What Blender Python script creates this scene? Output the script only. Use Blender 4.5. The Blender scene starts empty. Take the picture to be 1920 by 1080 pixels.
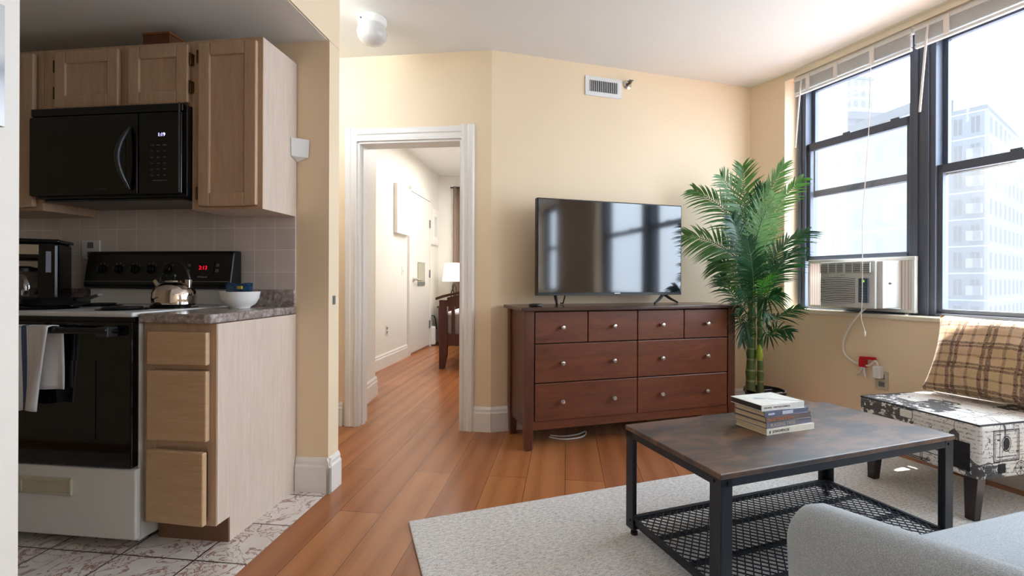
import bpy, bmesh, math, random
from mathutils import Vector, Matrix
random.seed(7)
R = math.radians
sc = bpy.context.scene
C = sc.collection

# ------------------------------------------------------------------ camera
FPX, HCAM, ROLL = 871.0, 1.03, R(0.2)
cd = bpy.data.cameras.new('camera')
cam = bpy.data.objects.new('camera', cd); C.objects.link(cam)
cd.sensor_width = 36; cd.lens = FPX / 1920 * 36; cd.shift_y = -14 / 1920; cd.clip_start = .02; cd.clip_end = 500
c_, s_ = math.cos(ROLL), math.sin(ROLL)
cam.matrix_world = Matrix(((c_, -s_, 0, 0), (0, 0, -1, 0), (s_, c_, 0, HCAM), (0, 0, 0, 1)))
sc.camera = cam

def at(x, y, Y):
    """place in the room that the photograph shows at (x, y) when it stands Y metres into the room"""
    dx, dy = x - 960, y - 526
    return Vector(((dx * c_ + dy * s_) / FPX * Y, Y, HCAM - (-dx * s_ + dy * c_) / FPX * Y))

# ------------------------------------------------------------------ materials
def lin(c):
    return tuple(((v / 255) / 12.92 if v / 255 <= .04045 else ((v / 255 + .055) / 1.055) ** 2.4) for v in c) + (1,)

class NT:
    def __init__(s, name):
        s.m = bpy.data.materials.new(name); s.m.use_nodes = True
        s.t = s.m.node_tree; s.t.nodes.clear()
        s.out = s.n('ShaderNodeOutputMaterial')
    def n(s, typ, inp=None, **kw):
        x = s.t.nodes.new(typ)
        for k, v in kw.items(): setattr(x, k, v)
        for k, v in (inp or {}).items(): s.set(x, k, v)
        return x
    def set(s, x, k, v):
        if isinstance(v, bpy.types.NodeSocket): s.t.links.new(v, x.inputs[k])
        else: x.inputs[k].default_value = v
    def coord(s, scale=(1, 1, 1), rot=(0, 0, 0), loc=(0, 0, 0), kind='Object'):
        tc = s.n('ShaderNodeTexCoord')
        return s.n('ShaderNodeMapping', {'Vector': tc.outputs[kind], 'Scale': scale, 'Rotation': rot, 'Location': loc}).outputs[0]
    def noise(s, vec, scale, detail=3, rough=.55, dist=0):
        return s.n('ShaderNodeTexNoise', {'Vector': vec, 'Scale': scale, 'Detail': detail, 'Roughness': rough, 'Distortion': dist}).outputs['Fac']
    def ramp(s, fac, stops, interp='LINEAR'):
        r = s.n('ShaderNodeValToRGB', {'Fac': fac}); cr = r.color_ramp; cr.interpolation = interp
        while len(cr.elements) < len(stops): cr.elements.new(.5)
        for e, (p, c) in zip(cr.elements, stops): e.position = p; e.color = c
        return r.outputs[0]
    def mix(s, fac, a, b, mode='MIX'):
        x = s.n('ShaderNodeMix', data_type='RGBA', blend_type=mode)
        for i, v in ((0, fac), (6, a), (7, b)):
            if isinstance(v, bpy.types.NodeSocket): s.t.links.new(v, x.inputs[i])
            else: x.inputs[i].default_value = v
        return x.outputs[2]
    def math(s, op, a, b=0, c=0):
        x = s.n('ShaderNodeMath', operation=op)
        for i, v in enumerate((a, b, c)):
            if isinstance(v, bpy.types.NodeSocket): s.t.links.new(v, x.inputs[i])
            else: x.inputs[i].default_value = v
        return x.outputs[0]
    def pbr(s, col, rough=.5, metal=0, bump=None, bstr=.2, bdist=.002, **kw):
        p = s.n('ShaderNodeBsdfPrincipled', {'Base Color': col, 'Roughness': rough, 'Metallic': metal})
        for k, v in kw.items(): s.set(p, k, v)
        if bump is not None:
            b = s.n('ShaderNodeBump', {'Height': bump, 'Strength': bstr, 'Distance': bdist})
            s.t.links.new(b.outputs[0], p.inputs['Normal'])
        s.t.links.new(p.outputs[0], s.out.inputs[0]); return s.m

def plain(name, col, rough=.5, metal=0, var=.06, scale=9, bump=0, bscale=150, **kw):
    t = NT(name); v = t.coord()
    a = lin(col); d = tuple(x * (1 - 2 * var) for x in a[:3]) + (1,)
    colr = t.ramp(t.noise(v, scale), [(.3, d), (.7, a)])
    return t.pbr(colr, rough, metal, t.noise(v, bscale) if bump else None, bump, **kw)

def wood(name, c1, c2, rough=.45, scale=6, stretch=(1, 1, 12), bump=.05, **kw):
    t = NT(name); v = t.coord(scale=stretch)
    f = t.noise(v, scale, 6, .65, .6)
    g = t.noise(v, scale * 5, 3, .6)
    f2 = t.math('MULTIPLY_ADD', g, .35, t.math('MULTIPLY', f, .7))
    return t.pbr(t.ramp(f2, [(.32, lin(c2)), (.68, lin(c1))]), rough, 0, f2, bump, **kw)

def emis(name, col, strength):
    t = NT(name); v = t.coord()
    colr = t.ramp(t.noise(v, 3), [(.2, lin(col)), (.9, lin(col))])
    e = t.n('ShaderNodeEmission', {'Color': colr, 'Strength': strength})
    t.t.links.new(e.outputs[0], t.out.inputs[0]); return t.m

def glass(name, tint=(1, 1, 1, 1), gloss=.06):
    t = NT(name)
    a = t.n('ShaderNodeBsdfTransparent', {'Color': tint}); b = t.n('ShaderNodeBsdfGlossy', {'Roughness': .02})
    mx = t.n('ShaderNodeMixShader', {0: gloss, 1: a.outputs[0], 2: b.outputs[0]})
    t.t.links.new(mx.outputs[0], t.out.inputs[0]); return t.m

M = {}
M['cream'] = plain('cream_paint', (241, 219, 187), .55, var=.015, scale=2, bump=.04, bscale=220)
M['white_wall'] = plain('white_paint', (236, 230, 220), .55, var=.015, scale=2, bump=.04, bscale=220)
M['bed_wall'] = plain('bedroom_paint', (241, 238, 230), .45, var=.015, scale=2)
M['ceiling'] = plain('ceiling_paint', (236, 235, 230), .7, var=.015, scale=2, bump=.05, bscale=120)
M['trim'] = plain('trim_paint', (238, 234, 228), .35, var=.015, scale=4)
M['sill'] = plain('sill_paint', (232, 222, 200), .4, var=.02)
M['cab'] = wood('pickled_oak', (202, 172, 143), (180, 148, 119), .42, 5, (9, 9, .8), .06)
M['cab_end'] = wood('pickled_oak_end', (222, 204, 188), (206, 184, 166), .5, 7, (10, 10, .6), .05)
M['cab_h'] = wood('pickled_oak_drawer', (208, 176, 140), (188, 152, 114), .42, 5, (.8, 9, 9), .06)
M['cab_dark'] = plain('painted_cabinet_shade', (92, 66, 46), .8)  # dark brown standing in for shade in the cabinet recesses
M['brass'] = plain('aged_brass', (92, 70, 38), .4, .9)
M['black_gloss'] = plain('black_enamel', (5, 5, 6), .16, var=.02)
M['black'] = plain('black_plastic', (10, 10, 11), .4, var=.05)
M['black_glass'] = plain('black_glass', (3, 3, 4), .06, var=.02)
M['dark_grey'] = plain('dark_grey', (44, 44, 46), .4)
M['enamel'] = plain('white_enamel', (222, 222, 220), .3, var=.015)
M['almond'] = plain('almond_plastic', (196, 190, 165), .4)
M['white_plastic'] = plain('white_plastic', (232, 232, 230), .4, var=.02)
M['grey_plastic'] = plain('grey_plastic', (206, 207, 204), .45, var=.03)
M['mid_grey'] = plain('mid_grey', (120, 122, 122), .5)
M['chrome'] = plain('polished_steel', (214, 205, 195), .07, 1, var=.02)
M['nickel'] = plain('brushed_nickel', (215, 212, 205), .22, 1, var=.03)
M['china'] = plain('white_china', (240, 238, 234), .15, var=.01)
M['chips'] = plain('blue_packet', (46, 96, 146), .3, var=.4, scale=90)
M['yellow'] = plain('yellow_print', (205, 180, 60), .4)
M['towel'] = None
M['dresser'] = wood('mahogany', (116, 64, 38), (80, 40, 24), .32, 3, (1.2, 8, 8), .02)
M['dresser_v'] = wood('mahogany_upright', (100, 56, 36), (66, 34, 22), .34, 3, (8, 8, 1.2), .02)
M['dresser_top'] = wood('mahogany_top', (74, 44, 34), (52, 30, 24), .22, 3, (1.2, 8, 8), .02)
M['bedwood'] = wood('dark_cherry', (88, 42, 32), (62, 28, 22), .35, 3, (8, 8, 1), .02)
M['steel_dark'] = plain('charcoal_steel', (40, 44, 52), .45, .3, var=.04)
M['rustic'] = None
M['legwood'] = plain('espresso_wood', (42, 28, 28), .35, var=.1)
M['frame_dark'] = plain('bronze_frame', (80, 86, 100), .45, .2, var=.04)
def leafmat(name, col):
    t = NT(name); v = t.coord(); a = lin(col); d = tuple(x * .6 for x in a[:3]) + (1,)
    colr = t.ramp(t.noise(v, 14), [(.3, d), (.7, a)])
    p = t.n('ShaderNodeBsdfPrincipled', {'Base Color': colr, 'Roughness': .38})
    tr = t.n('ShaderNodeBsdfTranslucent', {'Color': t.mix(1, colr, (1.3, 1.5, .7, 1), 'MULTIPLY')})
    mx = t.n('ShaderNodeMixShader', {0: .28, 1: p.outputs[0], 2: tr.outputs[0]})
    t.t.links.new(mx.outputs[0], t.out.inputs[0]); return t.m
M['leaf'] = leafmat('palm_leaf', (84, 132, 66))
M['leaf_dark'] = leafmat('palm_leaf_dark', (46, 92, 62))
M['leaf_light'] = leafmat('palm_leaf_light', (136, 172, 128))
M['leaf_bright'] = leafmat('palm_leaf_bright', (80, 160, 52))
M['rachis'] = plain('palm_rachis', (84, 116, 62), .45)
M['soil'] = plain('dark_soil', (16, 14, 12), .9, var=.2, scale=60)
M['red'] = plain('red_plastic', (196, 28, 44), .35)
M['cord'] = plain('white_cord', (236, 232, 226), .45, var=.01)
M['paper'] = plain('book_pages', (214, 192, 158), .8, var=.08, scale=90)
M['shade'] = None
M['curtain'] = plain('taupe_cloth', (150, 128, 112), .8, var=.08, scale=30)
M['linen'] = plain('white_linen', (225, 222, 220), .85, var=.05)
M['led_violet'] = emis('violet_digits', (190, 180, 255), 2.5)
M['led_red'] = emis('red_digits', (230, 20, 50), 1.2)
M['led_green'] = emis('green_digits', (150, 230, 60), 2)
M['pane'] = glass('clear_pane')
M['carafe'] = glass('carafe_glass', (.55, .55, .55, 1), .16)
M['mark'] = plain('pale_print', (150, 150, 150), .5)


def m_floor():
    t = NT('laminate_boards')
    v = t.coord(rot=(0, 0, R(6.6 - 90)))
    v2 = t.n('ShaderNodeMapping', {'Vector': v, 'Scale': (.9, 13, 1)}).outputs[0]
    v3 = t.n('ShaderNodeMapping', {'Vector': v, 'Scale': (.5, 5, 1)}).outputs[0]
    def br(a, b):
        x = t.n('ShaderNodeTexBrick', {'Vector': v, 'Color1': a, 'Color2': b, 'Mortar': lin((84, 44, 24)), 'Scale': 1, 'Mortar Size': .0012, 'Mortar Smooth': .1, 'Bias': 0, 'Brick Width': 1.21, 'Row Height': .2})
        x.offset = .37; x.offset_frequency = 2; return x
    b = br(lin((174, 112, 68)), lin((154, 92, 54)))
    f = t.noise(v2, 4, 7, .6, 1.6)
    wv = t.n('ShaderNodeTexWave', {'Vector': v3, 'Scale': .55, 'Distortion': 6, 'Detail': 3, 'Detail Scale': .6}, bands_direction='Y')
    g = t.math('MULTIPLY_ADD', wv.outputs['Fac'], .4, t.math('MULTIPLY', f, .75))
    shade = t.ramp(g, [(.25, (.82, .78, .75, 1)), (.55, (1, 1, 1, 1)), (.85, (1.1, 1.13, 1.15, 1))])
    col = t.mix(1, b.outputs['Color'], shade, 'MULTIPLY')
    return t.pbr(col, .27, 0, b.outputs['Fac'], -.15, .001)
M['floor'] = m_floor()

def m_tile():
    t = NT('veined_tile')
    v = t.coord(loc=(.13, .187, 0), scale=(1 / .3, 1 / .266, 1))
    b = t.n('ShaderNodeTexBrick', {'Vector': v, 'Color1': (1, 1, 1, 1), 'Color2': (.93, .92, .91, 1), 'Mortar': (.06, .05, .05, 1), 'Scale': 1, 'Mortar Size': .012, 'Brick Width': 1, 'Row Height': 1})
    b.offset = 0
    o = t.coord()
    n1 = t.noise(o, 7, 5, .6, 2.2)
    vein = t.ramp(t.math('ABSOLUTE', t.math('SUBTRACT', n1, .5)), [(0, lin((134, 84, 80))), (.010, lin((186, 150, 142))), (.03, lin((236, 230, 223)))])
    cl = t.ramp(t.noise(o, 4, 3), [(.35, (.86, .82, .8, 1)), (.6, (1, 1, 1, 1))])
    col = t.mix(1, t.mix(1, vein, cl, 'MULTIPLY'), b.outputs['Color'], 'MULTIPLY')
    return t.pbr(col, .3)
M['tile'] = m_tile()

def m_splash():
    t = NT('backsplash_tile')
    tc = t.n('ShaderNodeTexCoord').outputs['Object']
    sep = t.n('ShaderNodeSeparateXYZ', {'Vector': tc})
    cmb = t.n('ShaderNodeCombineXYZ', {'X': sep.outputs['X'], 'Y': t.math('ADD', sep.outputs['Z'], .012)})
    b = t.n('ShaderNodeTexBrick', {'Vector': cmb.outputs[0], 'Color1': lin((222, 212, 208)), 'Color2': lin((212, 202, 198)), 'Mortar': lin((240, 232, 226)), 'Scale': 1, 'Mortar Size': .0018, 'Brick Width': .108, 'Row Height': .108})
    b.offset = 0
    return t.pbr(b.outputs['Color'], .25, 0, b.outputs['Fac'], -.2)
M['splash'] = m_splash()

def m_counter():
    t = NT('mottled_laminate'); v = t.coord()
    f = t.noise(v, 16, 7, .72, 1.5); g = t.noise(v, 60, 3, .6)
    k = t.math('MULTIPLY_ADD', g, .35, t.math('MULTIPLY', f, .7))
    return t.pbr(t.ramp(k, [(.33, lin((70, 58, 54))), (.45, lin((128, 112, 104))), (.55, lin((158, 146, 140))), (.7, lin((200, 194, 190)))]), .22)
M['counter'] = m_counter()

def m_rustic():
    t = NT('rustic_board'); v = t.coord(scale=(2.2, 9, 9))
    f = t.noise(v, 2.2, 8, .7, 1.2); b = t.noise(t.coord(scale=(2, 3.5, 3)), 2.6, 3, .6, .8)
    k = t.math('MULTIPLY_ADD', b, .75, t.math('MULTIPLY', f, .4))
    return t.pbr(t.ramp(k, [(.4, lin((36, 30, 32))), (.54, lin((64, 46, 38))), (.68, lin((104, 72, 50)))]), .42, 0, f, .08, **{'Specular IOR Level': .85})
M['rustic'] = m_rustic()

def m_rug():
    t = NT('woven_rug'); v = t.coord()
    rows = t.n('ShaderNodeTexWave', {'Vector': v, 'Scale': 38, 'Distortion': 2.5, 'Detail': 2, 'Detail Scale': 8}, bands_direction='Y').outputs['Fac']
    n = t.noise(t.coord(scale=(45, 130, 1)), 1, 3, .7)
    sp = t.noise(v, 260, 2)
    k = t.math('ADD', t.math('MULTIPLY_ADD', n, .6, t.math('MULTIPLY', sp, .45)), t.math('MULTIPLY', rows, .07))
    col = t.ramp(k, [(.42, lin((168, 162, 160))), (.52, lin((220, 216, 213))), (.64, lin((246, 243, 240)))])
    return t.pbr(col, .95, 0, t.math('ADD', rows, n), .6, .004)
M['rug'] = m_rug()

def m_tweed(name, a, b):
    t = NT(name); v = t.coord()
    n = t.noise(v, 520, 2, .7); w = t.n('ShaderNodeTexVoronoi', {'Vector': v, 'Scale': 430}).outputs['Distance']
    k = t.math('MULTIPLY_ADD', n, .6, t.math('MULTIPLY', w, .6))
    return t.pbr(t.ramp(k, [(.3, lin(b)), (.75, lin(a))]), .92, 0, k, .5, .002, **{'Sheen Weight': .2})
M['tweed'] = m_tweed('grey_tweed', (184, 192, 197), (140, 147, 152))
M['tweed_pale'] = m_tweed('pale_tweed', (206, 202, 194), (170, 166, 160))

def m_postal():
    t = NT('postal_print_cloth'); v = t.coord()
    vc = t.n('ShaderNodeTexVoronoi', {'Vector': v, 'Scale': 6.5, 'Randomness': .75}, distance='CHEBYCHEV')
    cell = t.n('ShaderNodeSeparateColor', {'Color': vc.outputs['Color']}).outputs[0]
    dark = t.math('GREATER_THAN', cell, .62)
    ve = t.n('ShaderNodeTexVoronoi', {'Vector': v, 'Scale': 6.5, 'Randomness': .75}, distance='CHEBYCHEV', feature='F2')
    edge = t.math('LESS_THAN', t.math('SUBTRACT', ve.outputs['Distance'], vc.outputs['Distance']), .012)
    ring = t.math('LESS_THAN', t.math('ABSOLUTE', t.math('SUBTRACT', t.math('FRACT', t.math('MULTIPLY', t.n('ShaderNodeTexVoronoi', {'Vector': v, 'Scale': 6.5, 'Randomness': .75}).outputs['Distance'], 5.5)), .5)), .07)
    ringon = t.math('MULTIPLY', ring, t.math('LESS_THAN', cell, .2))
    lines = t.math('LESS_THAN', t.math('FRACT', t.math('MULTIPLY', t.n('ShaderNodeSeparateXYZ', {'Vector': v}).outputs['Z'], 55)), .3)
    scrib = t.math('MULTIPLY', t.math('MULTIPLY', lines, t.math('GREATER_THAN', t.noise(v, 90, 2), .5)), t.math('MULTIPLY', t.math('GREATER_THAN', cell, .3), t.math('LESS_THAN', cell, .55)))
    blot = t.math('GREATER_THAN', t.noise(v, 24, 6, .75, 1.8), .60)
    ink = t.math('MINIMUM', t.math('ADD', t.math('ADD', t.math('MULTIPLY', t.math('GREATER_THAN', cell, .8), t.math('GREATER_THAN', t.noise(v, 26, 5, .7), .45)), edge), t.math('ADD', t.math('MULTIPLY', ringon, .6), t.math('ADD', t.math('MULTIPLY', scrib, .5), blot))), 1)
    col = t.mix(t.math('MULTIPLY', ink, .9), lin((236, 231, 224)), lin((46, 44, 48)))
    return t.pbr(col, .85, 0, t.noise(v, 500), .2)
M['postal'] = m_postal()

def m_plaid():
    t = NT('plaid_fleece'); v = t.coord()
    s = t.n('ShaderNodeSeparateXYZ', {'Vector': t.n('ShaderNodeVectorMath', {0: v, 1: t.n('ShaderNodeTexNoise', {'Vector': v, 'Scale': 14}).outputs['Color']}, operation='MULTIPLY_ADD').outputs[0]})
    nz = t.math('MULTIPLY', t.math('SUBTRACT', t.noise(v, 10), .5), .03)
    def stripes(axis, period, off, w):
        x = t.math('ADD', t.n('ShaderNodeSeparateXYZ', {'Vector': v}).outputs[axis], nz)
        d = t.math('ABSOLUTE', t.math('SUBTRACT', t.math('FRACT', t.math('DIVIDE', t.math('ADD', x, off), period)), .5))
        main = t.math('LESS_THAN', d, w / period); core = t.math('LESS_THAN', d, w * .22 / period)
        d2 = t.math('ABSOLUTE', t.math('SUBTRACT', t.math('FRACT', t.math('DIVIDE', t.math('ADD', x, off + period * .5), period)), .5))
        thin = t.math('MULTIPLY', t.math('LESS_THAN', d2, w * .3 / period), .45)
        return t.math('ADD', t.math('MULTIPLY', t.math('SUBTRACT', main, t.math('MULTIPLY', core, .8)), .75), thin)
    k = t.math('MINIMUM', t.math('ADD', stripes('X', .13, .0, .020), stripes('Z', .115, .03, .016)), 1)
    base = t.ramp(t.noise(v, 11, 3), [(.35, lin((200, 170, 124))), (.65, lin((214, 178, 146)))])
    f = t.math('MULTIPLY', k, t.ramp(t.noise(v, 160, 2), [(.3, (.5, .5, .5, 1)), (.6, (1, 1, 1, 1))]))
    return t.pbr(t.mix(f, base, lin((72, 38, 32))), .95, 0, t.noise(v, 300, 3), .5, .004, **{'Sheen Weight': .3})
M['plaid'] = m_plaid()

def m_towel():
    t = NT('striped_towel'); v = t.coord()
    x = t.n('ShaderNodeSeparateXYZ', {'Vector': v}).outputs['X']
    d = t.math('ABSOLUTE', t.math('SUBTRACT', x, .20))
    st = t.math('LESS_THAN', d, .010)
    th = t.math('LESS_THAN', t.math('ABSOLUTE', t.math('SUBTRACT', t.math('FRACT', t.math('MULTIPLY', x, 16)), .5)), .05)
    c = t.mix(t.math('MULTIPLY', th, .25), lin((226, 222, 222)), lin((160, 160, 170)))
    return t.pbr(t.mix(st, c, lin((70, 84, 120))), .9, 0, t.noise(v, 400), .3)
M['towel'] = m_towel()

def m_art(name, stops, scale):
    t = NT(name); v = t.coord(); f = t.noise(v, scale, 4, .6, .6)
    return t.pbr(t.ramp(f, stops), .35)
M['print_pale'] = m_art('pale_print_sheet', [(.3, lin((250, 248, 244))), (.8, lin((238, 234, 226)))], 3)
M['print_sail'] = m_art('soft_blue_picture', [(.35, lin((176, 196, 200))), (.5, lin((226, 230, 228))), (.7, lin((206, 200, 186)))], 9)
def m_cloudprint():
    t = NT('grey_cloud_print'); v = t.coord()
    z = t.n('ShaderNodeSeparateXYZ', {'Vector': v}).outputs['Z']
    f = t.math('MULTIPLY_ADD', t.math('SUBTRACT', t.noise(v, 5), .5), .35, t.math('DIVIDE', z, .3))
    return t.pbr(t.ramp(f, [(.1, lin((236, 240, 246))), (.26, lin((214, 218, 226))), (.36, lin((158, 162, 170))), (.47, lin((206, 206, 204))), (1, lin((188, 190, 188)))]), .3)
M['cloudprint'] = m_cloudprint()

def m_shade():
    t = NT('lamp_shade_cloth'); v = t.coord()
    d = t.n('ShaderNodeBsdfDiffuse', {'Color': t.ramp(t.noise(v, 80), [(.3, lin((244, 240, 228))), (.7, lin((252, 248, 240)))])})
    e = t.n('ShaderNodeEmission', {'Color': lin((255, 246, 224)), 'Strength': .35})
    a = t.n('ShaderNodeAddShader', {0: d.outputs[0], 1: e.outputs[0]})
    t.t.links.new(a.outputs[0], t.out.inputs[0]); return t.m
M['shade'] = m_shade()
def m_pleat():
    t = NT('pleated_panel'); v = t.coord()
    w = t.n('ShaderNodeTexWave', {'Vector': v, 'Scale': 18}, bands_direction='X').outputs['Fac']
    col = t.ramp(w, [(.1, lin((206, 190, 178))), (.4, lin((242, 232, 224)))])
    d = t.n('ShaderNodeBsdfDiffuse', {'Color': col}); tr = t.n('ShaderNodeBsdfTranslucent', {'Color': col})
    mx = t.n('ShaderNodeMixShader', {0: .4, 1: d.outputs[0], 2: tr.outputs[0]})
    t.t.links.new(mx.outputs[0], t.out.inputs[0]); return t.m
M['pleat'] = m_pleat()

def m_building(name, wall, win, bw, bh, frac, haze_glow, ax=1.0):
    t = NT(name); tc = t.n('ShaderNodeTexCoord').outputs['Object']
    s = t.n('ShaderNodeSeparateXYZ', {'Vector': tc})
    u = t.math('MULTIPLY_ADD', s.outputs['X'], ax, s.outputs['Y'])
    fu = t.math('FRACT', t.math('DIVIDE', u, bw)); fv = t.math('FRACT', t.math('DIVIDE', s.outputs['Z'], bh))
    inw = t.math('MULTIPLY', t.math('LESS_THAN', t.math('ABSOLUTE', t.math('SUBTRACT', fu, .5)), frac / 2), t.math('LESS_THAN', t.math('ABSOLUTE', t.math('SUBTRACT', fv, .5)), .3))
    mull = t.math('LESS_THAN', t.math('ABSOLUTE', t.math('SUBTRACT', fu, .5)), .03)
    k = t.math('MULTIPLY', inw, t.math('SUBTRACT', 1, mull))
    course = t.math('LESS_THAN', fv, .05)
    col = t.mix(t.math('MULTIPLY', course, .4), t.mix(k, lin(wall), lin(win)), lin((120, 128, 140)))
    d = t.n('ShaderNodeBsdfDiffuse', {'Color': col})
    e = t.n('ShaderNodeEmission', {'Color': lin((226, 238, 252)), 'Strength': haze_glow})  # glow added to the facade colour imitates aerial haze
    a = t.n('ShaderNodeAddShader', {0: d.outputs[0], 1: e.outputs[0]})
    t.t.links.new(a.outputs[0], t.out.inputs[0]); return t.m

# ------------------------------------------------------------------ mesh builder
class MB:
    def __init__(s): s.v = []; s.f = []; s.sm = []
    def add(s, vs, fs, smooth=False):
        o = len(s.v); s.v += [tuple(v) for v in vs]; s.f += [tuple(i + o for i in f) for f in fs]; s.sm += [smooth] * len(fs); return s
    def hexa(s, p):   # 4 bottom (ccw from above), 4 top
        return s.add(p, [(3, 2, 1, 0), (4, 5, 6, 7), (0, 1, 5, 4), (1, 2, 6, 5), (2, 3, 7, 6), (3, 0, 4, 7)])
    def box(s, x0, x1, y0, y1, z0, z1):
        return s.hexa([(x0, y0, z0), (x1, y0, z0), (x1, y1, z0), (x0, y1, z0), (x0, y0, z1), (x1, y0, z1), (x1, y1, z1), (x0, y1, z1)])
    def taper(s, cx, cy, z0, z1, a0, b0, a1, b1, dx=0, dy=0):
        q = lambda cx, cy, a, b, z: [(cx - a / 2, cy - b / 2, z), (cx + a / 2, cy - b / 2, z), (cx + a / 2, cy + b / 2, z), (cx - a / 2, cy + b / 2, z)]
        return s.hexa(q(cx + dx, cy + dy, a0, b0, z0) + q(cx, cy, a1, b1, z1))
    def prism(s, poly, lo, hi, axis='z'):
        n = len(poly)
        def P(a, b, h): return {'z': (a, b, h), 'y': (a, h, b), 'x': (h, a, b)}[axis]
        vs = [P(a, b, lo) for a, b in poly] + [P(a, b, hi) for a, b in poly]
        fs = [tuple(range(n))[::-1], tuple(range(n, 2 * n))] + [(i, (i + 1) % n, (i + 1) % n + n, i + n) for i in range(n)]
        return s.add(vs, fs)
    def tube(s, pts, r, n=8, closed=False, flat=1.0):
        pts = [Vector(p) for p in pts]; N = len(pts); rs = r if isinstance(r, (list, tuple)) else [r] * N
        vs = []; up = None
        for i, p in enumerate(pts):
            a = pts[(i - 1) % N] if (closed or i > 0) else p; b = pts[(i + 1) % N] if (closed or i < N - 1) else p
            t = (b - a).normalized()
            if up is None: up = Vector((0, 0, 1)) if abs(t.z) < .9 else Vector((1, 0, 0))
            x = t.cross(up)
            if x.length < 1e-6: x = t.orthogonal()
            x.normalize(); y = x.cross(t).normalized(); up = y
            for k in range(n):
                q = 2 * math.pi * k / n
                vs.append(p + (x * math.cos(q) + y * math.sin(q) * flat) * rs[i])
        fs = []
        for i in range(N if closed else N - 1):
            j = (i + 1) % N
            for k in range(n):
                l = (k + 1) % n; fs.append((i * n + k, i * n + l, j * n + l, j * n + k))
        s.add(vs, fs, True)
        if not closed:
            o = len(s.v) - len(vs)
            s.f += [tuple(o + k for k in range(n))[::-1], tuple(o + (N - 1) * n + k for k in range(n))]; s.sm += [False, False]
        return s
    def lathe(s, prof, n=24, c=(0, 0, 0), axis='z', sx=1, sy=1):
        vs = []
        for r, h in prof:
            for k in range(n):
                q = 2 * math.pi * k / n; a, b = r * math.cos(q) * sx, r * math.sin(q) * sy
                v = {'z': (a, b, h), 'y': (a, h, b), 'x': (h, a, b)}[axis]
                vs.append((v[0] + c[0], v[1] + c[1], v[2] + c[2]))
        fs = []
        for i in range(len(prof) - 1):
            for k in range(n):
                l = (k + 1) % n; fs.append((i * n + k, i * n + l, (i + 1) * n + l, (i + 1) * n + k))
        fs += [tuple(range(n))[::-1], tuple((len(prof) - 1) * n + k for k in range(n))]
        return s.add(vs, fs, True)
    def grid(s, fn, nu, nv, thick=None, smooth=True):
        vs = [fn(i / nu, j / nv) for j in range(nv + 1) for i in range(nu + 1)]
        fs = [(j * (nu + 1) + i, j * (nu + 1) + i + 1, (j + 1) * (nu + 1) + i + 1, (j + 1) * (nu + 1) + i) for j in range(nv) for i in range(nu)]
        return s.add(vs, fs, smooth)
    def build(s, name, mat, parent=None, bevel=0, seg=2, solid=0, sub=0, loc=None, rot=None, sharp=40):
        me = bpy.data.meshes.new(name); me.from_pydata(s.v, [], s.f)
        me.polygons.foreach_set('use_smooth', s.sm)
        bm = bmesh.new(); bm.from_mesh(me); bmesh.ops.remove_doubles(bm, verts=bm.verts, dist=1e-6); bmesh.ops.recalc_face_normals(bm, faces=bm.faces); bm.to_mesh(me); bm.free()
        if any(s.sm): me.set_sharp_from_angle(angle=R(sharp))
        me.materials.append(mat); o = bpy.data.objects.new(name, me); C.objects.link(o)
        if parent: o.parent = parent
        if loc: o.location = loc
        if rot: o.rotation_euler = rot
        if solid: md = o.modifiers.new('s', 'SOLIDIFY'); md.thickness = solid; md.offset = 0
        if sub: md = o.modifiers.new('u', 'SUBSURF'); md.levels = md.render_levels = sub
        if bevel: md = o.modifiers.new('b', 'BEVEL'); md.width = bevel; md.segments = seg; md.limit_method = 'ANGLE'
        return o

def tag(o, label, cat, group=None):
    o['label'] = label; o['category'] = cat
    if group: o['group'] = group
    return o
def thing(name, label, cat, loc=(0, 0, 0), rotz=0, group=None):
    o = bpy.data.objects.new(name, None); C.objects.link(o); o.location = loc; o.rotation_euler = (0, 0, rotz)
    o.empty_display_size = .05
    return tag(o, label, cat, group)
def struct(o): o['kind'] = 'structure'; return o
def frame_empty(name, loc, rotz):
    o = bpy.data.objects.new(name, None); C.objects.link(o); o.location = loc; o.rotation_euler = (0, 0, rotz); return struct(o)
def copy_thing(root, loc=None, rotz=None, label=None):
    def cp(o, par):
        c = o.copy(); C.objects.link(c)
        if par: c.parent = par
        for ch in o.children: cp(ch, c)
        return c
    r = cp(root, None)
    if loc is not None: r.location = loc
    if rotz is not None: r.rotation_euler = (0, 0, rotz)
    if label: r['label'] = label
    return r
def text(body, size, mat, parent, loc, rot, name='lettering', ext=.0004, align='LEFT'):
    cu = bpy.data.curves.new(name, 'FONT'); cu.body = body; cu.size = size; cu.extrude = ext; cu.align_x = align; cu.align_y = 'CENTER'
    cu.materials.append(mat); tmp = bpy.data.objects.new(name, cu); C.objects.link(tmp)
    dg = bpy.context.evaluated_depsgraph_get(); me = bpy.data.meshes.new_from_object(tmp.evaluated_get(dg)); bpy.data.objects.remove(tmp)
    o = bpy.data.objects.new(name, me); C.objects.link(o); o.parent = parent; o.location = loc; o.rotation_euler = rot
    return o

# local frames of the flat: K kitchen, D door wall, T television wall, W window wall
def frm(org, deg):
    a = R(deg); cx, sx = math.cos(a), math.sin(a)
    return (lambda x, y, z=0: Vector((org[0] + x * cx - y * sx, org[1] + x * sx + y * cx, z))), a
K, KA = frm((-1.052, 2.27), -6.61)
D, DA = frm((-.143, 3.165), -6.5)
T, TA = frm((-.143, 3.165), 16.2)
W, WA = frm((2.071, 3.534), -68.95)
BA = R(19.3)
CZ = 2.60

# ================================================================== SETTING
def outline(name, pts, z0, z1, mat):
    return struct(MB().prism([(p[0], p[1]) for p in pts], z0, z1).build(name, mat))
W_END = 6.6
b0 = W(W_END, 0); b1 = K(.165, -5.0)
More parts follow.
